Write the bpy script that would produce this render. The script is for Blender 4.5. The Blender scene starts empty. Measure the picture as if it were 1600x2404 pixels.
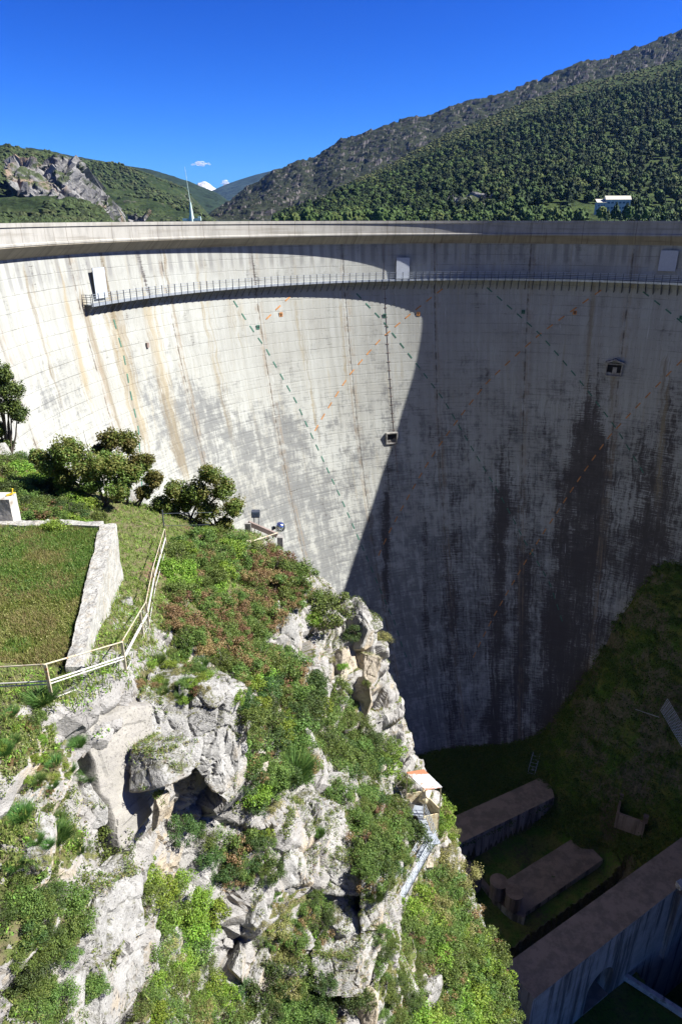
import bpy, math, random
import numpy as np
from mathutils import Vector, Matrix
from mathutils.bvhtree import BVHTree
R_ = math.radians
rng = np.random.default_rng(7); random.seed(7)
S = bpy.context.scene
COL = S.collection
# ------------------------------------------------------------------ camera
FPX = 1603.0; PITCH = math.atan(692 / 1603.0)
cp, sp = math.cos(PITCH), math.sin(PITCH)
cam = bpy.data.cameras.new('camera'); camo = bpy.data.objects.new('camera', cam); COL.objects.link(camo)
cam.sensor_fit = 'VERTICAL'; cam.sensor_height = 36; cam.sensor_width = 24; cam.lens = FPX / 2404 * 36
cam.clip_start = 0.5; cam.clip_end = 60000
camo.rotation_euler = (math.pi / 2 - PITCH, 0, 0); S.camera = camo

def ray(px, py):
    u = (px - 800) / FPX; v = (1202 - py) / FPX
    return np.array([u, cp + v * sp, -sp + v * cp])
def at(px, py, D): return ray(px, py) * D
def at_y(px, py, Y): d = ray(px, py); return d * (Y / d[1])
def at_z(px, py, z): d = ray(px, py); return d * (z / d[2])

# ------------------------------------------------------------------ scene helpers
def tag(o, label=None, cat=None, group=None, kind=None):
    if label: o['label'] = label
    if cat: o['category'] = cat
    if group: o['group'] = group
    if kind: o['kind'] = kind
    return o
def link(name, me, mat=None, parent=None):
    o = bpy.data.objects.new(name, me); COL.objects.link(o)
    if mat is not None and not me.materials:
        for m in (mat if isinstance(mat, (list, tuple)) else [mat]): me.materials.append(m)
    if parent: o.parent = parent
    return o
def empty(name, loc=(0, 0, 0), rz=0):
    o = bpy.data.objects.new(name, None); COL.objects.link(o); o.location = loc; o.rotation_euler = (0, 0, rz)
    o.empty_display_size = .2; return o
def copy_tree(o, parent=None):
    c = o.copy(); COL.objects.link(c)
    if parent: c.parent = parent
    for ch in [x for x in o.children]: copy_tree(ch, c)
    return c
def mesh_np(name, V, Fc, smooth=False, mi=None):
    V = np.asarray(V, np.float32); Fc = np.asarray(Fc, np.int32)
    me = bpy.data.meshes.new(name); n, k = Fc.shape
    me.vertices.add(len(V)); me.vertices.foreach_set('co', V.ravel())
    me.loops.add(n * k); me.loops.foreach_set('vertex_index', Fc.ravel())
    me.polygons.add(n); me.polygons.foreach_set('loop_start', np.arange(0, n * k, k, dtype=np.int32))
    me.polygons.foreach_set('loop_total', np.full(n, k, np.int32))
    me.polygons.foreach_set('use_smooth', np.full(n, smooth))
    if mi is not None: me.polygons.foreach_set('material_index', np.asarray(mi, np.int32))
    me.update(calc_edges=True); me.validate(); return me
def grid_faces(nr, nc):
    a = np.arange(nr * nc).reshape(nr, nc)
    return np.stack([a[:-1, :-1], a[:-1, 1:], a[1:, 1:], a[1:, :-1]], -1).reshape(-1, 4)
class MB:
    def __init__(s): s.v = []; s.f = []
    def add(s, vs, fs):
        n = len(s.v); s.v += [tuple(map(float, v)) for v in vs]; s.f += [[n + i for i in f] for f in fs]; return s
    def hexa(s, p):   # 8 points: 4 bottom ccw, 4 top ccw
        return s.add(p, [(3, 2, 1, 0), (4, 5, 6, 7), (0, 1, 5, 4), (1, 2, 6, 5), (2, 3, 7, 6), (3, 0, 4, 7)])
    def box(s, c, d, rz=0, M=None):
        hx, hy, hz = d[0] / 2, d[1] / 2, d[2] / 2; P = []
        for z in (-hz, hz):
            for x, y in ((-hx, -hy), (hx, -hy), (hx, hy), (-hx, hy)):
                v = Vector((x, y, z))
                if M is not None: v = M @ v
                elif rz: v = Matrix.Rotation(rz, 3, 'Z') @ v
                P.append(v + Vector(c))
        return s.hexa(P)
    def bar(s, a, b, r, n=6, r2=None, cap=True):
        a = Vector(a); b = Vector(b); r2 = r if r2 is None else r2
        d = (b - a); q = d.to_track_quat('Z', 'Y').to_matrix(); vs = []
        for P, rr in ((a, r), (b, r2)):
            for i in range(n):
                t = 2 * math.pi * i / n + .3; vs.append(P + q @ Vector((rr * math.cos(t), rr * math.sin(t), 0)))
        fs = [(i, (i + 1) % n, n + (i + 1) % n, n + i) for i in range(n)]
        if cap: fs += [tuple(range(n - 1, -1, -1)), tuple(range(n, 2 * n))]
        return s.add(vs, fs)
    def beam(s, a, b, w, h):   # rectangular section, h roughly up
        a = Vector(a); b = Vector(b); d = (b - a).normalized(); up = Vector((0, 0, 1))
        if abs(d.z) > .95: up = Vector((0, 1, 0))
        sx = d.cross(up).normalized() * w / 2; u = sx.cross(d).normalized() * h / 2
        P = [a - sx - u, a + sx - u, b + sx - u, b - sx - u, a - sx + u, a + sx + u, b + sx + u, b - sx + u]
        return s.hexa(P)
    def build(s, name, mat=None, parent=None, smooth=False):
        me = bpy.data.meshes.new(name); me.from_pydata(s.v, [], s.f)
        if smooth: me.polygons.foreach_set('use_smooth', [True] * len(me.polygons))
        me.update(); return link(name, me, mat, parent)

# ------------------------------------------------------------------ numpy noise
def _h(i, j, k, s):
    h = (i.astype(np.int64) * 374761393 + j.astype(np.int64) * 668265263 + k.astype(np.int64) * 2147483647 + s * 1274126177) & 0xffffffff
    h = ((h ^ (h >> 13)) * 1274126177) & 0xffffffff; h = ((h ^ (h >> 16)) * 2246822519) & 0xffffffff
    return ((h ^ (h >> 15)) & 0xffffff) / 16777215.0
def vnoise(P, s=0):
    P = np.asarray(P, float); F0 = np.floor(P); f = P - F0; i = F0.astype(np.int64); w = f * f * (3 - 2 * f); r = 0
    for a in (0, 1):
        for b in (0, 1):
            for c in (0, 1):
                r = r + _h(i[..., 0] + a, i[..., 1] + b, i[..., 2] + c, s) * (w[..., 0] if a else 1 - w[..., 0]) * (w[..., 1] if b else 1 - w[..., 1]) * (w[..., 2] if c else 1 - w[..., 2])
    return r * 2 - 1
def fbm(P, sc, oc=4, s=0, g=.5):
    r = 0; a = 1; t = 0
    for o in range(oc): r = r + a * vnoise(np.asarray(P) * sc * 2 ** o + 17.3 * o, s + o); t += a; a *= g
    return r / t
def facet(P, sc, s=0, aniso=(1, 1, 1)):
    """blocky rock: every cell is its own tilted plane, cracks between the cells"""
    Q = np.asarray(P) * sc * np.array(aniso); I = np.floor(Q).astype(np.int64)
    d1 = np.full(len(Q), 9.); d2 = np.full(len(Q), 9.); val = np.zeros(len(Q))
    for a in (-1, 0, 1):
        for b in (-1, 0, 1):
            for c in (-1, 0, 1):
                i, j, k = I[:, 0] + a, I[:, 1] + b, I[:, 2] + c
                C = np.stack([i + _h(i, j, k, s), j + _h(i, j, k, s + 1), k + _h(i, j, k, s + 2)], -1)
                D = Q - C; d = np.sqrt((D * D).sum(-1))
                v = (D[:, 0] * (_h(i, j, k, s + 3) - .5) + D[:, 1] * (_h(i, j, k, s + 4) - .5) + D[:, 2] * (_h(i, j, k, s + 5) - .5)) * 1.6 + (_h(i, j, k, s + 6) - .5)
                n1 = d < d1; d2 = np.where(n1, d1, np.minimum(d2, d)); val = np.where(n1, v, val); d1 = np.where(n1, d, d1)
    return val, d2 - d1

# ------------------------------------------------------------------ materials
class NT:
    def __init__(s, name):
        s.m = bpy.data.materials.new(name); s.m.use_nodes = True; s.t = s.m.node_tree; s.t.nodes.clear()
        s.out = s.t.nodes.new('ShaderNodeOutputMaterial')
    def n(s, ty, **k):
        x = s.t.nodes.new(ty)
        for a, b in k.items(): setattr(x, a, b)
        return x
    def l(s, a, b): s.t.links.new(a, b)
    def set(s, sock, v):
        if hasattr(v, 'links') or isinstance(v, bpy.types.NodeSocket): s.l(v, sock)
        else: sock.default_value = v
    def math(s, op, a, b=0, c=0, clamp=False):
        x = s.n('ShaderNodeMath', operation=op); x.use_clamp = clamp
        s.set(x.inputs[0], a); s.set(x.inputs[1], b); s.set(x.inputs[2], c); return x.outputs[0]
    def mul(s, a, b): return s.math('MULTIPLY', a, b)
    def add(s, a, b): return s.math('ADD', a, b)
    def ss(s, x, a, b):   # smooth ramp a->b
        r = s.n('ShaderNodeMapRange'); r.interpolation_type = 'SMOOTHSTEP'
        s.set(r.inputs[0], x); r.inputs[1].default_value = a; r.inputs[2].default_value = b; return r.outputs[0]
    def mix(s, f, a, b, mode='MIX'):
        x = s.n('ShaderNodeMix', data_type='RGBA', blend_type=mode); s.set(x.inputs[0], f)
        for k, v in ((6, a), (7, b)):
            if isinstance(v, tuple): v = tuple(v) + (1,) if len(v) == 3 else v
            s.set(x.inputs[k], v)
        return x.outputs[2]
    def noise(s, vec, sc, det=4, rough=.55, dist=0):
        x = s.n('ShaderNodeTexNoise'); x.inputs['Scale'].default_value = sc; x.inputs['Detail'].default_value = det
        x.inputs['Roughness'].default_value = rough; x.inputs['Distortion'].default_value = dist
        if vec is not None: s.l(vec, x.inputs['Vector'])
        return x.outputs['Fac']
    def map(s, vec, sc=(1, 1, 1), loc=(0, 0, 0), rot=(0, 0, 0)):
        x = s.n('ShaderNodeMapping'); x.inputs['Scale'].default_value = sc; x.inputs['Location'].default_value = loc; x.inputs['Rotation'].default_value = rot
        s.l(vec, x.inputs[0]); return x.outputs[0]
    def pos(s): return s.n('ShaderNodeNewGeometry').outputs['Position']
    def obj(s): return s.n('ShaderNodeTexCoord').outputs['Object']
    def bump(s, h, st=.5, dist=.05):
        x = s.n('ShaderNodeBump'); x.inputs['Strength'].default_value = st; x.inputs['Distance'].default_value = dist; s.l(h, x.inputs['Height']); return x.outputs[0]
    def surf(s, col, rough=.85, metal=0, bump=None, spec=.3):
        b = s.n('ShaderNodeBsdfPrincipled')
        if isinstance(col, tuple): col = tuple(col) + (1,) if len(col) == 3 else col
        s.set(b.inputs['Base Color'], col); s.set(b.inputs['Roughness'], rough); b.inputs['Metallic'].default_value = metal
        b.inputs['Specular IOR Level'].default_value = spec
        if bump is not None: s.l(bump, b.inputs['Normal'])
        s.l(b.outputs[0], s.out.inputs[0]); return s.m

def plain(name, col, rough=.7, metal=0, var=.25, sc=3.0, dirt=None):
    t = NT(name); p = t.obj(); n = t.noise(p, sc, 5, .6)
    c = t.mix(t.ss(n, .3, .7), tuple(x * (1 - var) for x in col), tuple(min(1, x * (1 + var * .6)) for x in col))
    if dirt: c = t.mix(t.ss(t.noise(t.map(p, (1, 1, 1), (3, 5, 1)), sc * 1.7, 6, .65), .52, .66), c, dirt)
    return t.surf(c, rough, metal, t.bump(n, .25, .02))

def rock_mat(name, light=(.32, .31, .29), dark=(.13, .125, .115), veg=True, sc=1.0):
    t = NT(name); p = t.pos(); g = t.n('ShaderNodeNewGeometry')
    sx = t.n('ShaderNodeSeparateXYZ'); t.l(g.outputs['Normal'], sx.inputs[0]); nz = sx.outputs[2]
    n1 = t.noise(p, 1.1 * sc, 6, .6); n2 = t.noise(p, 7 * sc, 6, .7); n3 = t.noise(t.map(p, (1, 1, 2.2)), 22 * sc, 4, .7)
    c = t.mix(t.ss(n1, .35, .68), tuple(light), tuple(x * .72 for x in light)); c = t.mix(t.mul(t.ss(t.noise(t.map(p, (1, 1, 1.6), (5, 1, 2)), 3.2 * sc, 6, .75), .48, .68), .5), c, tuple(x * .55 for x in light))
    # cream / ochre fresh faces where steep
    steep = t.ss(nz, .55, .1)
    c = t.mix(t.mul(steep, t.ss(t.noise(p, .55 * sc, 4), .46, .66)), c, (.42, .35, .25))
    # lichen speckle on upward faces
    up = t.ss(nz, .15, .8)
    sp_ = t.mul(t.ss(n3, .5, .62), t.add(t.mul(up, .75), .2))
    c = t.mix(t.mul(sp_, t.ss(n2, .38, .6)), c, tuple(dark))
    c = t.mix(t.mul(t.ss(n2, .58, .75), .6), c, tuple(x * .7 for x in dark))
    # thin cracks
    v = t.n('ShaderNodeTexVoronoi', feature='DISTANCE_TO_EDGE'); v.inputs['Scale'].default_value = 1.3 * sc
    w = t.n('ShaderNodeVectorMath', operation='ADD'); nv = t.n('ShaderNodeTexNoise'); nv.inputs['Scale'].default_value = 2.0 * sc; t.l(p, nv.inputs['Vector'])
    sv = t.n('ShaderNodeVectorMath', operation='SCALE'); sv.inputs['Scale'].default_value = .7; t.l(nv.outputs['Color'], sv.inputs[0])
    t.l(t.map(p, (1, 1, 1.8)), w.inputs[0]); t.l(sv.outputs[0], w.inputs[1]); t.l(w.outputs[0], v.inputs['Vector'])
    crack = t.mul(t.ss(v.outputs['Distance'], .013, .0), t.ss(n1, .50, .60))
    c = t.mix(t.mul(crack, .5), c, (.07, .065, .055))
    if veg:
        at_ = t.n('ShaderNodeAttribute', attribute_name='veg')
        sc_ = t.n('ShaderNodeSeparateColor'); t.l(at_.outputs['Color'], sc_.inputs[0])
        soil = t.mix(t.ss(t.noise(p, 2.3, 5, .6), .36, .58), (.12, .10, .06), (.085, .11, .03))
        soil = t.mix(t.ss(t.noise(p, 9, 5, .7), .45, .7), soil, (.13, .12, .055))
        k = t.ss(t.add(t.mul(sc_.outputs[0], 1.0), t.mul(t.add(n2, -.5), 1.3)), .42, .6)
        c = t.mix(k, c, soil)
        k2 = t.ss(t.add(t.mul(sc_.outputs[1], 1.0), t.mul(t.add(n2, -.5), .9)), .45, .6)   # brown soil
        c = t.mix(k2, c, (.13, .085, .055))
    vp_ = t.n('ShaderNodeTexVoronoi', feature='F1'); vp_.inputs['Scale'].default_value = 7.5 * sc; t.l(w.outputs[0], vp_.inputs['Vector'])
    pit = t.mul(t.ss(vp_.outputs['Distance'], .26, .10), t.ss(n1, .40, .60)); c = t.mix(t.mul(pit, .7), c, tuple(x * .55 for x in dark))
    if not veg:
        ms = t.mul(t.ss(nz, .45, .85), t.ss(t.add(t.mul(n2, .6), t.mul(n1, .5)), .52, .66)); c = t.mix(ms, c, t.mix(t.ss(n3, .4, .6), (.075, .065, .04), (.10, .11, .04)))
    h = t.add(t.mul(n2, 1.0), t.add(t.mul(n3, .6), t.mul(pit, -.8))); h = t.add(h, t.mul(crack, -1.2))
    return t.surf(c, .93, 0, t.bump(h, .85, .07 / sc), .15)

def leaf_mat(name, c1, c2, c3, tr=.3):
    t = NT(name); g = t.n('ShaderNodeNewGeometry'); oi = t.n('ShaderNodeObjectInfo')
    r = g.outputs['Random Per Island']
    c = t.mix(t.ss(r, .1, .9), tuple(c1), tuple(c2)); c = t.mix(t.mul(t.ss(r, .88, .99), .7), c, tuple(c3))
    hs = t.n('ShaderNodeHueSaturation'); t.l(c, hs.inputs['Color'])
    t.l(t.add(t.mul(oi.outputs['Random'], .05), .475), hs.inputs['Hue']); t.l(t.add(t.mul(oi.outputs['Random'], .45), .8), hs.inputs['Value'])
    d = t.n('ShaderNodeBsdfPrincipled'); d.inputs['Roughness'].default_value = .55; d.inputs['Specular IOR Level'].default_value = .25
    tb = t.n('ShaderNodeBsdfTranslucent'); mx = t.n('ShaderNodeMixShader'); mx.inputs[0].default_value = tr
    t.l(hs.outputs[0], d.inputs['Base Color']); t.l(hs.outputs[0], tb.inputs[0]); t.l(d.outputs[0], mx.inputs[1]); t.l(tb.outputs[0], mx.inputs[2]); t.l(mx.outputs[0], t.out.inputs[0])
    return t.m

M = {}
M['leaf_green'] = leaf_mat('leaf_green', (.065, .11, .024), (.13, .19, .04), (.20, .24, .06))
M['leaf_dark'] = leaf_mat('leaf_dark', (.035, .07, .02), (.075, .12, .03), (.11, .13, .035))
M['leaf_lime'] = leaf_mat('leaf_lime', (.11, .19, .022), (.19, .28, .035), (.30, .34, .07))
M['leaf_rust'] = leaf_mat('leaf_rust', (.17, .105, .05), (.23, .15, .075), (.14, .15, .04))
M['leaf_olive'] = leaf_mat('leaf_olive', (.13, .14, .035), (.19, .19, .05), (.24, .18, .06), .4)
M['leaf_tree'] = leaf_mat('leaf_tree', (.09, .14, .03), (.16, .22, .045), (.2, .22, .06), .42)
M['leaf_broom'] = leaf_mat('leaf_broom', (.06, .13, .03), (.11, .20, .045), (.20, .24, .06))
M['leaf_straw'] = leaf_mat('leaf_straw', (.19, .20, .06), (.28, .27, .10), (.36, .32, .16))
M['grass'] = leaf_mat('grass_blade', (.11, .165, .03), (.21, .24, .055), (.34, .30, .14))
M['bark'] = plain('bark', (.09, .075, .06), .9)
M['limestone'] = rock_mat('limestone')
M['boulder'] = rock_mat('boulder_limestone', (.34, .335, .315), (.13, .125, .12), veg=False)
M['boulder_cream'] = rock_mat('boulder_cream', (.42, .37, .29), (.19, .16, .13), veg=False)
M['conc_old'] = plain('concrete_weathered', (.26, .25, .23), .9, var=.35, sc=1.4, dirt=(.13, .12, .105))
M['conc_brown'] = plain('concrete_brown', (.20, .155, .135), .9, var=.4, sc=.5, dirt=(.09, .07, .06))
M['conc_pale'] = plain('concrete_pale', (.46, .44, .40), .85, var=.25, sc=1.0, dirt=(.22, .19, .15))
M['white_paint'] = plain('white_panel', (.36, .39, .43), .8, var=.06)
M['dark_metal'] = plain('dark_metal', (.07, .08, .10), .5, .3)
M['galv'] = plain('galvanised_steel', (.42, .46, .50), .45, .6, var=.2)
M['yellow_rail'] = plain('yellow_painted_rail', (.42, .385, .28), .6, 0, .2, 4, dirt=(.34, .15, .05))
M['white_pipe'] = plain('white_pipe', (.48, .47, .43), .6, 0, .1, 4)
M['beige_paint'] = plain('beige_paint', (.62, .54, .36), .6, 0, .15, 3, dirt=(.36, .24, .12))
M['orange_mark'] = plain('orange_mark', (.42, .19, .06), .8, var=.35, sc=2)
M['green_mark'] = plain('green_mark', (.05, .14, .10), .8, var=.35, sc=2)
M['black'] = plain('recess_shade', (.012, .012, .014), .9)
M['black_paint'] = plain('black_lettering', (.02, .02, .02), .8)
M['glass'] = plain('lamp_glass', (.10, .14, .20), .08, 0, .05)
M['chrome'] = plain('polished_sphere', (.65, .70, .78), .12, .95, .05)
M['green_copper'] = plain('verdigris', (.40, .50, .45), .7)

# ------------------------------------------------------------------ world, sun
SUN_AZ, SUN_EL = 92.0, 45.0
W = bpy.data.worlds.new('World'); S.world = W; W.use_nodes = True; wt = W.node_tree; wt.nodes.clear()
wo = wt.nodes.new('ShaderNodeOutputWorld'); bg = wt.nodes.new('ShaderNodeBackground'); sky = wt.nodes.new('ShaderNodeTexSky')
sky.sky_type = 'NISHITA'; sky.sun_disc = False; sky.sun_elevation = R_(SUN_EL); sky.sun_rotation = R_(SUN_AZ)
sky.altitude = 900; sky.air_density = 1.0; sky.dust_density = 0.35; sky.ozone_density = 1.5
hs = wt.nodes.new('ShaderNodeHueSaturation'); hs.inputs['Saturation'].default_value = 1.15
tn = wt.nodes.new('ShaderNodeMix'); tn.data_type = 'RGBA'; tn.blend_type = 'MULTIPLY'; tn.inputs[0].default_value = 1; tn.inputs[7].default_value = (.066, .168, .391, 1)
gm = wt.nodes.new('ShaderNodeGamma'); gm.inputs[1].default_value = 1.6; wt.links.new(sky.outputs[0], gm.inputs[0]); wt.links.new(gm.outputs[0], hs.inputs['Color']); wt.links.new(hs.outputs[0], tn.inputs[6]); wt.links.new(tn.outputs[2], bg.inputs[0]); wt.links.new(bg.outputs[0], wo.inputs[0])
bg.inputs[1].default_value = .052
sl = bpy.data.lights.new('sun', 'SUN'); sl.energy = 5.0; sl.angle = R_(.5); sl.color = (1, .965, .91)
so = bpy.data.objects.new('sun', sl); COL.objects.link(so)
sd = Vector((math.sin(R_(SUN_AZ)) * math.cos(R_(SUN_EL)), math.cos(R_(SUN_AZ)) * math.cos(R_(SUN_EL)), math.sin(R_(SUN_EL))))
so.rotation_euler = sd.to_track_quat('Z', 'Y').to_euler(); so.location = (60, 40, 80)
S.view_settings.view_transform = 'Standard'; S.view_settings.look = 'None'; S.view_settings.exposure = 1.5; S.view_settings.gamma = 1
S.render.engine = 'CYCLES'; S.cycles.max_bounces = 5; S.cycles.diffuse_bounces = 2; S.cycles.glossy_bounces = 2; S.cycles.transmission_bounces = 2; S.cycles.volume_bounces = 0
S.cycles.use_denoising = True

# ------------------------------------------------------------------ the dam
DZ = np.array([-110, -95, -90, -80, -70, -60, -50, -40, -30, -20, -10, 0.]); DR = np.array([31, 34.5, 36, 39.3, 42, 44.6, 47, 49, 50.6, 51.8, 52.8, 53.2])
def dcx(z): return 21.1 + 6 * (np.maximum(0, -np.asarray(z, float)) / 90) ** 1.3
DCY = 62.8
def dpt(az, z, off=0.):   # az degrees, off>0 = proud of the face, towards the gorge
    a = np.radians(az); r = np.interp(z, DZ, DR) - off
    return np.stack([dcx(z) + r * np.sin(a), DCY + r * np.cos(a), np.asarray(z, float) + 0 * a], -1)
def on_dam(px, py):
    d = ray(px, py); lo, hi = 60., 170.
    def g(t): P = d * t; return math.hypot(P[0] - float(dcx(P[2])), P[1] - DCY) - np.interp(P[2], DZ, DR)
    t = lo
    while t < hi:
        if g(t) > 0 and (d * t)[1] > 60: break
        t += .5
    a, b = t - .5, t
    for _ in range(20):
        m = (a + b) / 2
        if g(m) > 0: b = m
        else: a = m
    P = d * a; return math.degrees(math.atan2(P[0] - float(dcx(P[2])), P[1] - DCY)), P[2]

AZ = np.linspace(-112, 78, 571); ZZ = np.concatenate([np.arange(-3.7, -100, -.5)])
aa, zz = np.meshgrid(AZ, ZZ); V = dpt(aa.ravel(), zz.ravel())
# slight formwork waviness
me = mesh_np('dam_wall', V, grid_faces(len(ZZ), len(AZ))[:, ::-1], True)
uv = me.uv_layers.new(name='UVMap'); li = np.empty(len(me.loops), np.int32); me.loops.foreach_get('vertex_index', li)
UV = np.stack([aa.ravel() * .925, zz.ravel()], -1)[li]; uv.data.foreach_set('uv', UV.astype(np.float32).ravel())
# stain masks (they belong to the concrete): R dark seepage, G grey weathering, B ochre
A_, Z_ = aa.ravel(), zz.ravel()
def bump2(a, z, sa, sz): return np.exp(-((A_ - a) / sa) ** 2 - ((Z_ - z) / sz) ** 2)
def streak(px1, py1, px2, py2, w, amp, soft=6, head=2.):   # seep line between two photo points on the face
    a1, z1 = on_dam(px1, py1); a2, z2 = on_dam(px2, py2); t = np.clip((Z_ - z1) / (z2 - z1), -.2, 1.2)
    ac = a1 + (a2 - a1) * t; return amp * np.exp(-((A_ - ac) / w) ** 2) * np.clip((z1 - Z_) / head + 1, 0, 1) * np.clip((Z_ - z2) / soft + 1, 0, 1)
dark = np.zeros(len(A_));  och = np.zeros(len(A_)); gre = np.zeros(len(A_))
for q in [((1368, 1010), (1350, 1600), 2.2, .8), ((1385, 1090), (1375, 1500), 1.6, .6), ((1335, 1200), (1290, 1700), 3.2, .75), ((1180, 1180), (1160, 1720), 1.6, .8), ((1060, 1300), (1060, 1700), 2.2, .6),
          ((1510, 1120), (1500, 1400), 3.2, .6), ((1400, 980), (1420, 1300), 2.4, .6), ((915, 1030), (905, 1400), 1.0, .6), ((1230, 1400), (1215, 1650), 1.6, .8),
          ((236, 596), (262, 715), .30, 1.3), ((262, 715), (272, 800), .3, .6), ((322, 592), (350, 690), .28, 1.2), ((383, 590), (392, 640), .2, .9), ((592, 600), (598, 650), .2, .9), ((905, 1250), (920, 1700), 1.2, .5), ((1010, 1000), (1000, 1600), .8, .45), ((1570, 1000), (1560, 1300), 2, .5)]:
    dark += streak(*q[0], *q[1], q[2], q[3], 10 if q[2] > 1 else 6, 14. if q[2] > 1 else 2.)
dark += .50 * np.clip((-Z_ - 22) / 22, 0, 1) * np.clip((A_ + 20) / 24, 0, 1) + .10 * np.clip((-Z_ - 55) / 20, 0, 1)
for q in [((240, 600), (262, 720), .55, 1.0), ((320, 600), (345, 720), .4, .8), ((265, 720), (330, 1010), 1.8, 1.0), ((345, 720), (420, 1060), 1.6, 1.1), ((192, 700), (280, 1000), .8, .9), ((60, 640), (130, 900), 1.0, .6), ((470, 620), (540, 1000), 1.2, .5), ((700, 720), (740, 1000), 1.0, .45), ((148, 640), (200, 900), .8, .8),
          ((385, 600), (460, 1000), .9, .6), ((1560, 850), (1545, 1150), .8, .8), ((1395, 680), (1372, 900), .5, .8), ((545, 700), (560, 760), 2.2, .5), ((800, 720), (812, 900), .5, .6), ((1440, 880), (1437, 960), .8, .8)]:
    och += streak(*q[0], *q[1], q[2], q[3])
for q in [(380, 950, 5, 5, .8), (460, 990, 5, 5, .9), (600, 1060, 6, 6, .8), (250, 1000, 3, 4, .4), (690, 1150, 6, 9, .55), (130, 980, 4, 6, .5)]:
    a0, z0 = on_dam(q[0], q[1]); gre += q[4] * bump2(a0, z0, q[2], q[3])
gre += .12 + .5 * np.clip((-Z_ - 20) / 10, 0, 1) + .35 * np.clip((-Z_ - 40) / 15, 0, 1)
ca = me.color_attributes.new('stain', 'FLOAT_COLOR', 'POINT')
ca.data.foreach_set('color', np.stack([np.clip(dark, 0, 1.3), np.clip(gre, 0, 1), np.clip(och, 0, 1), np.ones(len(A_))], -1).astype(np.float32).ravel())

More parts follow.
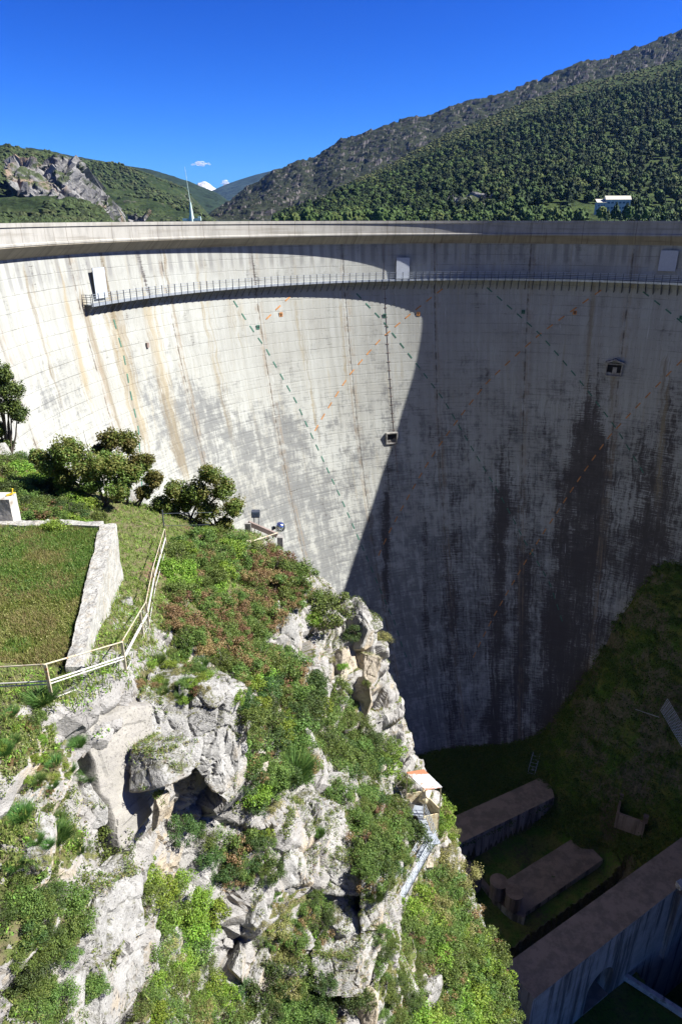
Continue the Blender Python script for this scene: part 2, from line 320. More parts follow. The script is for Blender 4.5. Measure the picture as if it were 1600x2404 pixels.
def dam_mat():
    t = NT('dam_concrete'); uvn = t.n('ShaderNodeUVMap', uv_map='UVMap'); p = uvn.outputs[0]
    s3 = t.n('ShaderNodeSeparateXYZ'); t.l(p, s3.inputs[0]); u, v = s3.outputs[0], s3.outputs[1]
    at_ = t.n('ShaderNodeAttribute', attribute_name='stain'); sc = t.n('ShaderNodeSeparateColor'); t.l(at_.outputs['Color'], sc.inputs[0])
    dk, gr, oc = sc.outputs[0], sc.outputs[1], sc.outputs[2]
    big = t.noise(p, .09, 4, .6); med = t.noise(p, .6, 6, .65); fine = t.noise(p, 3.5, 5, .7)
    vert = t.noise(t.map(p, (1.1, .045, 1)), 1.0, 6, .65)      # runs down
    vert2 = t.noise(t.map(p, (3.2, .09, 1), (40, 3, 0)), 1.0, 5, .6)
    wv = t.n('ShaderNodeVectorMath', operation='ADD'); wn = t.n('ShaderNodeTexNoise'); wn.inputs['Scale'].default_value = .35; wn.inputs['Detail'].default_value = 4; t.l(p, wn.inputs['Vector']); ws = t.n('ShaderNodeVectorMath', operation='SCALE'); ws.inputs['Scale'].default_value = 1.6; t.l(wn.outputs['Color'], ws.inputs[0]); t.l(p, wv.inputs[0]); t.l(ws.outputs[0], wv.inputs[1]); pw_ = wv.outputs[0]
    vA = t.noise(t.map(pw_, (2.0, .05, 1), (3, 8, 0)), 1.0, 8, .72); vB = t.noise(t.map(p, (.45, .03, 1), (13, 4, 0)), 1.0, 5, .6); patch = t.noise(pw_, .16, 7, .72)
    horiz = t.noise(t.map(p, (.16, 3.4, 1), (7, 11, 0)), 1.0, 7, .75)     # follows the lifts
    c = t.mix(t.ss(big, .3, .7), (.36, .345, .315), (.44, .43, .40))
    c = t.mix(t.mul(t.ss(vA, .46, .64), .45), c, (.29, .275, .24)); c = t.mix(t.mul(t.ss(patch, .50, .66), .45), c, (.27, .26, .24)); c = t.mix(t.mul(t.ss(t.noise(t.map(p, (.9, .06, 1), (77, 3, 0)), 1.0, 6, .7), .55, .68), .45), c, (.33, .27, .18))
    c = t.mix(t.mul(t.ss(vert, .42, .68), .55), c, (.30, .285, .255))
    c = t.mix(t.mul(t.ss(vert2, .56, .72), .45), c, (.30, .265, .21))
    c = t.mix(t.mul(t.ss(med, .52, .75), .35), c, (.25, .235, .215))
    # patchwork tone of each lift panel
    bk = t.n('ShaderNodeTexBrick'); t.l(p, bk.inputs['Vector']); bk.inputs['Scale'].default_value = 1; bk.inputs['Brick Width'].default_value = 5.05; bk.inputs['Row Height'].default_value = 3.0
    bk.inputs['Mortar Size'].default_value = 0.0; bk.offset = 0; bk.inputs['Color1'].default_value = (.2, .2, .2, 1); bk.inputs['Color2'].default_value = (.8, .8, .8, 1)
    c = t.mix(t.mul(bk.outputs['Color'], .16), c, (.24, .235, .23))
    def line(x, per, off, w):
        f = t.math('FRACT', t.math('DIVIDE', t.add(x, off), per)); f = t.math('ABSOLUTE', t.add(f, -.5)); return t.ss(f, w / per, w / per * .35)
    lift = line(t.add(v, t.mul(med, .15)), 1.5, .1, .055); form = line(v, .5, 0, .05); vform = line(u, 1.68, .2, .03); joint = line(t.add(u, t.mul(med, .3)), 15.15, 21.46 - 7.575 + 15.15, .16)
    low = t.ss(v, -17, -27)
    c = t.mix(t.mul(t.mul(lift, t.ss(t.add(horiz, t.add(patch, -.5)), .46, .62)), .6), c, (.15, .14, .12))
    c = t.mix(t.mul(t.mul(form, low), t.mul(t.ss(t.add(patch, t.add(horiz, -.5)), .44, .60), .65)), c, (.12, .115, .11))
    c = t.mix(t.mul(vform, t.mul(t.ss(vert, .4, .6), .35)), c, (.22, .19, .16))
    # grey weathering (algae) on the lower lifts
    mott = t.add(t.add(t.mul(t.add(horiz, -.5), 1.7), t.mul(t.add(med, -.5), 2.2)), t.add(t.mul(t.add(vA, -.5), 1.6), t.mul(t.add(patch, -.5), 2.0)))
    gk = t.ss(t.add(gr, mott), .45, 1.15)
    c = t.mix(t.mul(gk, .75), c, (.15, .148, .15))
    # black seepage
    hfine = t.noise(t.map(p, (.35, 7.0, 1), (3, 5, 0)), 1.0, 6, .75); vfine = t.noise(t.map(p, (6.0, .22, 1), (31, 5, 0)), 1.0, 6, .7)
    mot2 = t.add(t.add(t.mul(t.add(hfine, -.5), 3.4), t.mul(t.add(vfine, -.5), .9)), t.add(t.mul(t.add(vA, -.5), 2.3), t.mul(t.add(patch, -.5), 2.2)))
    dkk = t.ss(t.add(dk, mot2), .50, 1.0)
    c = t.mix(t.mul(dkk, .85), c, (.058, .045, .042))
    hd = t.mul(t.mul(t.ss(horiz, .60, .68), t.ss(med, .42, .58)), low)
    c = t.mix(t.mul(hd, .65), c, (.09, .08, .08))
    # ochre iron stains
    ok = t.mul(t.ss(t.add(oc, t.mul(t.add(vA, -.5), 3.0)), .25, 1.0), t.ss(oc, .05, .3))
    c = t.mix(t.mul(ok, .7), c, t.mix(t.ss(vB, .4, .6), (.33, .26, .16), (.20, .155, .10)))
    jn = t.ss(line(u, 15.15, 21.46 - 7.575 + 15.15, 1.1), 0, 1)
    c = t.mix(t.mul(t.mul(jn, t.ss(t.add(t.mul(vert2, .6), t.mul(med, .5)), .50, .68)), .6), c, (.27, .20, .14))
    c = t.mix(t.mul(joint, t.ss(med, .42, .60)), c, (.13, .11, .09))
    # white calcite runs
    c = t.mix(t.mul(t.ss(t.noise(t.map(p, (1.6, .16, 1), (9, 2, 0)), 1.0, 5, .6), .66, .73), .7), c, (.56, .55, .53))
    # darker runs just below the cornice
    top = t.ss(v, -7.2, -5.8); st = t.mul(line(u, 1.7, .4, .5), t.ss(t.noise(t.map(p, (.6, .01, 1)), 1, 2), .35, .5)); c = t.mix(t.mul(t.mul(top, st), .5), c, (.16, .15, .15))
    # tie holes
    hu = t.math('ABSOLUTE', t.add(t.math('FRACT', t.math('DIVIDE', u, 1.26)), -.5)); hv = t.math('ABSOLUTE', t.add(t.math('FRACT', t.math('DIVIDE', v, 1.5)), -.5))
    hole = t.mul(t.mul(t.ss(hu, .05, .03), t.ss(hv, .04, .025)), t.ss(vert, .4, .5)); c = t.mix(t.mul(hole, .45), c, (.06, .05, .05))
    c = t.mix(1.0, c, (.83, .875, .87), 'MULTIPLY')
    h = t.add(t.mul(lift, -1), t.add(t.mul(med, .5), t.mul(joint, -1.5)))
    return t.surf(c, .9, 0, t.bump(h, .5, .05), .2)
M['dam'] = dam_mat()
def ring(name, prof, a0, a1, mat, parent, n=381, closed=True, uvm=False):
    """sweep a profile of (r, z) along the crest arc"""
    az = np.radians(np.linspace(a0, a1, n)); k = len(prof); P = np.array(prof, float)
    V = np.stack([21.1 + P[None, :, 0] * np.sin(az)[:, None], DCY + P[None, :, 0] * np.cos(az)[:, None], np.broadcast_to(P[None, :, 1], (n, k))], -1)
    f = []
    kk = k if closed else k - 1
    for i in range(n - 1):
        for j in range(kk): f.append((i * k + j, i * k + (j + 1) % k, (i + 1) * k + (j + 1) % k, (i + 1) * k + j))
    me = mesh_np(name, V.reshape(-1, 3), f, False)
    if closed:
        import bmesh
        bm = bmesh.new(); bm.from_mesh(me); bm.verts.ensure_lookup_table()
        bm.faces.new([bm.verts[j] for j in range(k)]); bm.faces.new([bm.verts[(n - 1) * k + j] for j in range(k)][::-1]); bmesh.ops.recalc_face_normals(bm, faces=bm.faces); bm.to_mesh(me); bm.free()
    return link(name, me, mat, parent)
def crest_mat(name, base, dirt, streaky=1.0):
    t = NT(name); p = t.pos(); x = t.n('ShaderNodeSeparateXYZ'); t.l(p, x.inputs[0])
    az = t.math('ARCTAN2', t.add(x.outputs[0], -21.1), t.add(x.outputs[1], -DCY)); u = t.mul(az, 52.)
    cb = t.n('ShaderNodeCombineXYZ'); t.l(u, cb.inputs[0]); t.l(x.outputs[2], cb.inputs[1]); q = cb.outputs[0]
    a = t.noise(t.map(q, (.9, .25, 1)), 1.0, 6, .65); b = t.noise(t.map(q, (.08, 1.6, 1)), 1.0, 4, .6)
    c = t.mix(t.ss(a, .38, .72), base, tuple(k * .72 for k in base)); c = t.mix(t.mul(t.ss(b, .5, .7), .5), c, dirt)
    c = t.mix(t.mul(t.ss(t.noise(t.map(q, (2.5, .12, 1), (5, 5, 0)), 1, 5, .6), .55, .7), .7 * streaky), c, dirt)
    f = t.math('FRACT', t.math('DIVIDE', t.add(u, 3), 7.57)); f = t.math('ABSOLUTE', t.add(f, -.5)); c = t.mix(t.ss(f, .006, .002), c, (.12, .10, .08))
    return t.surf(c, .9, 0, t.bump(a, .4, .03), .2)
M['crest'] = crest_mat('crest_concrete', (.31, .30, .27), (.15, .135, .105), 1.0)
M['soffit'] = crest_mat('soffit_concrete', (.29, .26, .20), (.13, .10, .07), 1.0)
dam = empty('dam', (21.1, DCY, -95)); tag(dam, 'huge curved grey concrete arch dam streaked with black and rust stains', 'dam')
def under(o, p):   # keep world position
    o.parent = p; o.matrix_parent_inverse = Matrix.Translation(-Vector(p.location)) ; return o
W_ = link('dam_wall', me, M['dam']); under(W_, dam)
o = ring('cornice', [(51.62, -2.25), (51.5, -2.33), (51.5, -2.5), (53.4, -3.95), (60.5, -3.95), (60.5, -1.5), (51.85, -1.5)], -112, 78, M['crest'], None); under(o, dam)
o = ring('soffit', [(51.56, -2.553), (53.19, -3.80), (53.19, -3.9), (51.56, -2.62)], -112, 78, M['soffit'], None); under(o, dam)
o = ring('parapet', [(51.62, -2.22), (51.62, -.88), (51.5, -.86), (51.5, -.5), (52.0, -.5), (52.0, -1.45), (51.9, -2.2)], -112, 78, M['crest'], None); under(o, dam)
o = ring('upstream_parapet', [(60.0, -1.45), (60.0, -.75), (60.3, -.75), (60.3, -1.45)], -112, 78, M['crest'], None); under(o, dam)
# upstream face, closing the body
az_ = np.radians(np.linspace(-112, 78, 191)); zz_ = np.array([-3.96, -30, -60, -108.])
V = np.stack([21.1 + 60.5 * np.sin(az_)[None, :] + 0 * zz_[:, None], DCY + 60.5 * np.cos(az_)[None, :] + 0 * zz_[:, None], zz_[:, None] + 0 * az_[None, :]], -1).reshape(-1, 3)
o = link('upstream_face', mesh_np('upstream_face', V, grid_faces(4, 191)), M['conc_pale']); under(o, dam)
o = W_
# painted dashes
def dashes(name, lines, mat, per=2.15, ln=1.1, w=.20):
    for L in lines:
        pts = [on_dam(*q) for q in L]; P = [dpt(a, z, .03) for a, z in pts]
        d = [0]
        for i in range(1, len(P)): d.append(d[-1] + np.linalg.norm(P[i] - P[i - 1]))
        s = 0
        while s + ln < d[-1]:
            def q(x): return np.array([np.interp(x, d, [p_[0] for p_ in pts]), np.interp(x, d, [p_[1] for p_ in pts])])
            A, B = q(s), q(s + ln); k = .925; dv = np.array([(B[0] - A[0]) * k, B[1] - A[1]]); dv /= np.linalg.norm(dv); nv = np.array([-dv[1] / k, dv[0]]) * w / 2
            c4 = [A - nv, A + nv, B + nv, B - nv]
            lo_ = [dpt(c[0], c[1], -.02) for c in c4]; hi_ = [dpt(c[0], c[1], .03) for c in c4]
            o = MB().hexa(lo_ + hi_).build(name, mat); under(o, dam); s += per
dashes('green_dash', [[(548, 706), (595, 778), (625, 820), (696, 945), (797, 1163), (835, 1249), (899, 1402), (924, 1456), (946, 1526), (965, 1568)],
                        [(836, 689), (898, 753), (979, 857), (1040, 938), (1112, 1061), (1173, 1163), (1230, 1270), (1290, 1370), (1325, 1480)],
                        [(1142, 675), (1265, 783), (1367, 903), (1448, 1010), (1510, 1112)], [(1508, 685), (1591, 750), (1650, 800)], [(267, 750), (291, 836), (308, 930), (326, 1010), (334, 1150)]], M['green_mark'])
dashes('orange_dash', [[(681, 696), (624, 750)], [(1038, 678), (893, 796), (820, 880), (734, 1020)], [(1410, 681), (1265, 785), (1142, 898), (1020, 1061), (954, 1173), (887, 1306)],
                         [(1600, 845), (1428, 1025), (1306, 1204), (1204, 1367), (1102, 1561)]], M['orange_mark'])
def dam_frame(a, z, off=0.):
    """matrix at a face point: x to the right as seen, y out of the wall is -Y local"""
    P = dpt(a, z, off); an = math.radians(a)
    Mx = Matrix.Rotation(-an, 4, 'Z'); Mx.translation = Vector(P); return Mx
for txt, px, py, mk in [('6', 659, 738, 'orange_mark'), ('7', 981, 737, 'orange_mark'), ('8', 1348, 734, 'orange_mark'), ('14', 605, 768, 'green_mark'), ('15', 902, 741, 'green_mark'), ('16', 1227, 732, 'green_mark'), ('17', 1598, 746, 'green_mark')]:
    a, z = on_dam(px, py); Mx = dam_frame(a, z, .06)
    b = MB().box((0, 0, 0), (.58, .06, .62)); o = b.build('number_plate', M[mk]); o.matrix_world = Mx
    o.parent = dam; o.matrix_parent_inverse = Matrix.Translation(-dam.location)
    cu = bpy.data.curves.new('digits', 'FONT'); cu.body = txt; cu.size = .62 if len(txt) == 1 else .5; cu.align_x = 'CENTER'; cu.align_y = 'CENTER'; cu.extrude = .012; cu.offset = .012
    tmp = bpy.data.objects.new('tmp', cu); COL.objects.link(tmp); bpy.context.view_layer.update(); tm = bpy.data.meshes.new_from_object(tmp); bpy.data.objects.remove(tmp)
    d_ = link('digits', tm, M['black_paint'], o); d_.location = (0, -.043, 0); d_.rotation_euler = (math.pi / 2, 0, 0)
# outlets and niches
def niche(px, py, w, h, hood=False):
    a, z = on_dam(px, py); Mx = dam_frame(a, z, .0); b = MB(); t = .17
    b.box((-w / 2 - t / 2, -.15, 0), (t, .5, h + 2 * t)); b.box((w / 2 + t / 2, -.15, 0), (t, .5, h + 2 * t)); b.box((0, -.15, h / 2 + t / 2), (w, .5, t)); b.box((0, -.15, -h / 2 - t / 2), (w, .5, t))
    if hood: b.box((-w * .28, -.25, h / 2 + .55), (w * .8, .7, .25), M=Matrix.Rotation(-.35, 3, 'Y')); b.box((w * .28, -.253, h / 2 + .55), (w * .8, .7, .25), M=Matrix.Rotation(.35, 3, 'Y'))
    o = b.build('outlet_frame', M['conc_old']); o.matrix_world = Mx; o.parent = dam; o.matrix_parent_inverse = Matrix.Translation(-dam.location)
    v = MB().box((0, .1, 0), (w, .3, h)).build('opening', M['black'], o)  # solid black box stands in for the shaded depth of the recess
    if hood: MB().box((0.1, -.09, -h * .12), (w * .3, .08, h * .72)).build('gate', M['conc_old'], o)
niche(918, 1028, 1.7, 1.6); niche(1440, 868, 2.1, 1.7, True)
a, z = on_dam(345, 810); o = MB().box((0, -.1, 0), (.35, .3, .6)).build('wall_box', M['conc_brown']); o.matrix_world = dam_frame(a, z, .0); o.parent = dam; o.matrix_parent_inverse = Matrix.Translation(-dam.location)
# white target panels
for px, py, w, h, lab in [(228, 664, 2.0, 3.3, 'white rectangular panel in full sun above the end of the walkway'), (943, 629, 2.15, 3.1, 'white rectangular panel half in shadow behind the walkway rail'), (1568, 612, 2.4, 2.9, 'white rectangular panel in full shade near the right edge')]:
    a, z = on_dam(px, py); Mx = dam_frame(a, z, .45); e = empty('target_panel'); e.matrix_world = Mx; tag(e, lab, 'panel', 'white panels on the dam face')
    MB().box((0, 0, 0), (w, .06, h)).build('panel_face', M['white_paint'], e)
    MB().box((0, .055, 0), (w + .02, .04, h + .02)).build('panel_back', M['dark_metal'], e)
    b = MB()
    for sx in (-.8, .8):
        for szz in (-1.2, 1.2): b.box((sx * w / 2.4, .26, szz), (.08, .36, .08))
    b.build('mount', M['dark_metal'], e)
# walkway
wz = -9.05
wk = empty('walkway', (21.1, DCY, wz)); tag(wk, 'long narrow steel walkway with handrail bracketed to the dam face', 'walkway')
def ringp(name, prof, a0, a1, mat): o = ring(name, prof, a0, a1, mat, None, n=230); under(o, wk)
ringp('deck', [(51.55, wz), (51.55, wz + .06), (52.75, wz + .06), (52.75, wz)], -71.5, 60, M['galv'])
ringp('edge_beam', [(51.45, wz - .16), (51.45, wz + .14), (51.54, wz + .14), (51.54, wz - .16)], -71.5, 60, M['galv'])
for hh in (.35, .6, .85, 1.1): ringp('handrail', [(51.47, wz + hh), (51.47, wz + hh + .045), (51.52, wz + hh + .045), (51.52, wz + hh)], -71.5, 60, M['galv'])
post0 = MB().box((0, 0, .52), (.07, .07, 1.36)); p0 = None; b0 = None
azs = list(np.arange(-71.4, 47, 1.22))[:98]
for i, a in enumerate(azs):
    an = math.radians(a)
    if p0 is None:
        p0 = post0.build('post', M['dark_metal']); b_ = MB()
        b_.beam((0, .0, -.16), (0, 1.5, -.16), .09, .1); b_.beam((0, .05, -.2), (0, 1.55, -1.75), .09, .09); b_.beam((0, 1.42, -.1), (0, 1.42, -1.75), .08, .08)
        b0 = b_.build('bracket', M['dark_metal']); p, b = p0, b0
    else: p = p0.copy(); b = b0.copy(); COL.objects.link(p); COL.objects.link(b)
    for q in (p, b):
        q.parent = wk; q.location = (51.43 * math.sin(an), 51.43 * math.cos(an), 0); q.rotation_euler = (0, 0, -an)
an = math.radians(-71.6); bb = MB()   # end cage
for hh in (.3, .6, .85, 1.1): bb.bar((0, .02, hh), (0, 1.2, hh), .03)
for yy in (.02, .6, 1.15): bb.bar((0, yy, -.1), (0, yy, 1.15), .035)
o = bb.build('end_rail', M['dark_metal'], wk); o.location = (51.5 * math.sin(an), 51.5 * math.cos(an), 0); o.rotation_euler = (0, 0, -an)
# depth gauge ladder line
lad = MB(); az_l = on_dam(903, 700)[0]
for z in np.arange(-10.5, -40, -1.4): lad.box(tuple(dpt(az_l, z, .03)), (.5, .06, .09), rz=-math.radians(az_l))
for z in np.arange(-3.9, -40, -2): lad.beam(tuple(dpt(az_l, z, .03)), tuple(dpt(az_l, z - 2, .03)), .07, .06)
o = lad.build('gauge_strip', M['conc_brown']); under(o, dam)

def inpoly_np(x, y, P_):
    c = np.zeros(len(x), bool); n = len(P_)
    for i in range(n):
        x1, y1 = P_[i]; x2, y2 = P_[(i + 1) % n]
        if y1 == y2: continue
        c ^= ((y1 > y) != (y2 > y)) & (x < (x2 - x1) * (y - y1) / (y2 - y1) + x1)
    return c
def project(V):
    D = V[:, 1] * cp - V[:, 2] * sp; U = V[:, 1] * sp + V[:, 2] * cp; return 800 + FPX * V[:, 0] / D, 1202 - FPX * U / D
TH = [
 ([(800, 1850), (900, 1870), (960, 1920), (1005, 1985), (930, 2090), (860, 2060), (830, 1940)], ['green', 'dark', 'green', 'rustgreen'], 34, 26, 'leafy green bush on the slope between the pale ledges and the staircase', 'bushes left of the staircase'),
 ([(480, 1960), (620, 1950), (640, 2050), (560, 2090), (470, 2030)], ['rustgreen', 'green', 'dark', 'airy'], 30, 12, 'small leaved bush around the earthy hollow below the overhanging block', 'bushes round the earthy hollow'),
 ([(0, 1660), (110, 1690), (190, 1790), (120, 1860), (0, 1810)], ['straw', 'smoke', 'lime', 'broom'], 15, 26, 'low mat of stonecrop and dry plants on the ledge under the handrail', 'mat plants under the handrail'),
 ([(330, 1560), (420, 1520), (520, 1580), (480, 1640), (400, 1650), (300, 1610)], ['straw', 'lime', 'smoke', 'green', 'broom'], 16, 26, 'low tuft on the mossy ledge top right of the handrail', 'plants on the mossy ledge top'),
 ([(0, 1880), (130, 1890), (240, 1960), (190, 2040), (0, 2030)], ['broom', 'straw', 'green', 'airy'], 18, 16, 'small plant between the lichen spotted humps at the left', 'plants between the lichen humps'),
 ([(640, 2080), (760, 2090), (760, 2200), (660, 2250), (600, 2200)], ['straw', 'airy', 'rustgreen', 'dark'], 24, 12, 'dry twiggy bush in the broken rocks of the lower slope', 'dry bushes in the lower rocks'),
 ([(385, 1330), (430, 1250), (500, 1240), (590, 1290), (560, 1400), (480, 1390), (400, 1400)], ['green', 'rustgreen', 'lime', 'green'], 34, 24, 'green bush in the thicket right of the path rail', 'bushes right of the path rail'),
 ([(380, 1420), (500, 1400), (600, 1420), (640, 1530), (560, 1600), (470, 1530), (390, 1480)], ['smoke', 'rustgreen', 'smoke', 'green', 'smoke'], 38, 26, 'rust red smoke bush in the thicket above the big white block', 'rust red smoke bushes'),
 ([(580, 1290), (640, 1290), (700, 1330), (710, 1400), (620, 1480), (560, 1400)], ['rustgreen', 'green', 'smoke', 'smoke'], 34, 20, 'orange tinted bush in the thicket below the globe', 'orange tinted bushes below the globe'),
 ([(570, 1560), (680, 1530), (740, 1600), (700, 1700), (740, 1800), (590, 1880), (570, 1700)], ['green', 'green', 'rustgreen', 'lime', 'dark'], 42, 34, 'leafy green bush in the thicket right of the big white block', 'bushes right of the big white block'),
 ([(740, 1600), (800, 1620), (870, 1700), (920, 1770), (890, 1830), (760, 1790), (710, 1680)], ['green', 'dark', 'airy', 'green', 'lime'], 36, 24, 'green bush on the steep slope below the rock spur', 'bushes below the rock spur'),
 ([(320, 2030), (430, 2060), (520, 2120), (480, 2250), (560, 2330), (560, 2404), (320, 2404), (360, 2250), (340, 2100)], ['lime', 'airy', 'lime', 'airy', 'green', 'straw'], 40, 36, 'light green small leaved shrub in the gully right of the tall white boulder', 'shrubs in the gully'),
 ([(0, 2060), (120, 2050), (190, 2150), (170, 2260), (60, 2300), (0, 2260)], ['green', 'dark', 'green'], 42, 16, 'dense dark leaved shrub at the lower left edge', 'shrubs at the lower left edge'),
 ([(60, 2280), (230, 2300), (250, 2404), (40, 2404)], ['airy', 'green', 'airy'], 36, 10, 'thin leaved shrub climbing over white rock at the bottom left', 'shrubs over the bottom left rocks'),
 ([(940, 2030), (1010, 1990), (1060, 2010), (1090, 2120), (1110, 2230), (1000, 2240), (930, 2160)], ['green', 'lime', 'rustgreen', 'green', 'straw'], 34, 30, 'green bush on the cliff right of the stairs', 'bushes right of the stairs'),
 ([(1000, 2180), (1110, 2170), (1170, 2260), (1195, 2404), (930, 2404), (1060, 2320)], ['lime', 'green', 'rustgreen', 'lime', 'green'], 40, 40, 'bright green bush on the sunny cliff edge at the bottom', 'bushes on the bottom cliff edge'),
 ([(870, 2180), (940, 2190), (1000, 2260), (960, 2404), (890, 2404)], ['straw', 'green', 'rustgreen', 'dark'], 26, 16, 'small bush among the rocks between white rib and cliff edge', 'small bushes beside the white rib'),
 ([(560, 2300), (760, 2290), (780, 2404), (540, 2404)], ['dark', 'airy', 'straw', 'green'], 36, 16, 'mixed shrub at the bottom centre of the photo', 'shrubs at the bottom centre'),
 ([(0, 1090), (60, 1070), (130, 1130), (200, 1170), (230, 1225), (120, 1235), (0, 1210)], ['dark', 'green', 'dark', 'rustgreen', 'lime'], 34, 34, 'dark bush in the shady thicket behind the terrace wall', 'bushes behind the terrace wall'),
 ([(1005, 1900), (1050, 1890), (1062, 1990), (1020, 1980)], ['green', 'straw', 'lime'], 20, 8, 'small sunlit bush on the cliff edge right of the upper stairs', 'bushes by the upper stairs')]
# ------------------------------------------------------------------ left bank terrain (height field + 3-D rock displacement)
CP = [(0, 1640, 16.2), (60, 1620, 16.6), (115, 1645, 17), (200, 1600, 18), (297, 1581, 19.4), (335, 1500, 22.5), (350, 1450, 25), (365, 1384, 28), (378, 1330, 30.5), (390, 1286, 33), (330, 1330, 29.5),
      (300, 1260, 33), (330, 1210, 37), (395, 1205, 39), (250, 1215, 35), (200, 1220, 33.5), (0, 1240, 32), (100, 1200, 34), (60, 1120, 38), (0, 1060, 43), (-150, 1060, 42), (100, 1100, 42),
      (350, 1620, 18.7), (450, 1560, 20.6), (530, 1580, 20.3), (480, 1640, 19.6), (570, 1620, 20.4), (540, 1750, 20.3), (555, 1860, 20.6), (400, 1680, 18.6),
      (330, 1700, 17.6), (150, 1700, 15.6), (0, 1760, 14.2), (230, 1800, 16), (150, 1850, 14.8), (50, 1900, 13.5), (330, 1900, 17.4), (270, 2000, 16.9), (250, 1880, 16.2), (400, 1830, 18.6),
      (0, 2050, 12.6), (100, 2050, 13.2), (200, 2080, 14), (300, 2080, 14.8), (340, 2200, 15.2), (250, 2250, 14.2), (350, 2330, 15.6), (100, 2300, 12.4), (0, 2400, 11.3), (250, 2404, 13.8),
      (400, 2404, 17.4), (400, 2200, 18.2), (400, 2050, 19), (430, 1950, 20), (500, 2000, 21), (560, 2200, 20.5), (600, 2100, 21.6), (560, 2404, 20), (700, 2404, 21), (660, 2250, 21.6), (760, 2300, 21.8), (800, 2404, 22), (870, 2250, 22.6), (890, 2380, 23), (860, 2100, 23.8),
      (620, 1650, 27), (600, 1850, 25), (480, 1900, 21.5), (560, 1930, 22.5), (650, 1750, 28), (700, 1900, 25), (700, 2050, 23), (800, 1980, 24.6), (850, 2000, 25), (880, 1960, 29), (760, 1850, 28.5), (820, 1850, 32),
      (450, 1450, 27.5), (520, 1480, 29), (600, 1550, 31), (450, 1350, 32), (550, 1400, 33), (500, 1300, 36), (450, 1240, 38), (560, 1270, 40), (620, 1250, 42), (650, 1300, 41), (640, 1400, 36.5), (690, 1370, 38.5), (700, 1500, 35), (660, 1450, 36),
      (750, 1410, 40), (800, 1430, 40), (860, 1425, 41), (885, 1470, 41), (870, 1600, 40.5), (860, 1700, 40), (780, 1560, 38), (740, 1500, 38.5), (720, 1600, 34), (750, 1700, 33), (800, 1760, 35), (870, 1830, 39), (900, 1760, 41),
      (930, 1830, 43), (1010, 1890, 44), (1045, 1900, 45), (960, 1860, 43.5), (900, 1900, 36), (960, 1960, 38), (1000, 1940, 42.5), (1000, 1985, 42), (1060, 1960, 44.5), (950, 2060, 38), (921, 2125, 36), (1010, 2080, 40.5), (1070, 2070, 43), (1110, 2100, 43.5), (1020, 2200, 38.5), (940, 2180, 33.5), (950, 2300, 31),
      (1100, 2220, 42), (1180, 2300, 41.5), (1190, 2404, 40.5), (1060, 2330, 37), (1000, 2404, 33), (1120, 2404, 38)]
CW = [(-6, 3, -9.5), (-12, 4, -8), (-16, 10, -8), (-14, 30, -12.5), (-22, 22, -9), (-34, 20, -6), (-34, 40, -12), (-30, 50, -17), (-34, 58, -24), (-34, 72, -34), (-1, 6, -16), (3, 8, -28), (7, 14, -42),
      (2, 45, -42), (-7, 46, -30), (-14, 52, -31), (-20, 57, -32), (-28, 60, -29), (-10, 60, -48), (0, 60, -66), (-10, 72, -60), (-20, 72, -46), (12, 34, -62), (15, 26, -62), (14, 18, -58), (18, 10, -70), (18, 30, -88), (18, 45, -90), (18, 60, -93), (18, 72, -93), (8, 60, -84), (9, 46, -68), (6, 72, -84), (10, 4, -50)]
P = np.array([at(*c) for c in CP] + list(CW))
def rbf_fit(P, c=1.3):
    D = np.sqrt(((P[:, None, :2] - P[None, :, :2]) ** 2).sum(-1) + c * c); n = len(P)
    A = np.zeros((n + 3, n + 3)); A[:n, :n] = D + np.eye(n) * -.15; A[:n, n] = 1; A[:n, n + 1:] = P[:, :2]; A[n:, :n] = A[:n, n:].T
    w = np.linalg.solve(A, np.concatenate([P[:, 2], [0, 0, 0]])); return P[:, :2].copy(), w, c
def rbf(m, X, Y):
    C, w, c = m; X = X.ravel(); Y = Y.ravel(); out = np.full(X.shape, w[-3]) + w[-2] * X + w[-1] * Y
    for i in range(len(C)): out += w[i] * np.sqrt((X - C[i, 0]) ** 2 + (Y - C[i, 1]) ** 2 + c * c)
    return out
def axis(segs):
    a = []
    for s0, s1, st in segs: a += list(np.arange(s0, s1 - 1e-6, st))
    return np.array(a + [segs[-1][1]])
M1 = rbf_fit(P)
WALL_A, WALL_B = np.array([-8.95, 24.2]), np.array([-7.15, 15.2])
def terr_base(X, Y):
    z = rbf(M1, X, Y); X = X.ravel(); Y = Y.ravel()
    xw = np.interp(Y, [15.2, 24.2], [-7.2, -9.15])           # flat terrace behind the retaining wall
    k = np.clip((xw - X) / .12, 0, 1) * np.clip((Y - 14.6) / .9, 0, 1) * np.clip((24.25 - Y) / .12, 0, 1)
    return z * (1 - k) + (-11.12 - .03 * (X + 9)) * k, k
gy = axis([(3, 8, .12), (8, 25, .06), (25, 46, .10), (46, 72, .4)]); NC = 900
gxd = np.arange(-34, 18.01, .1); GXd, GYd = np.meshgrid(gxd, gy); ZD = terr_base(GXd, GYd)[0].reshape(GXd.shape)
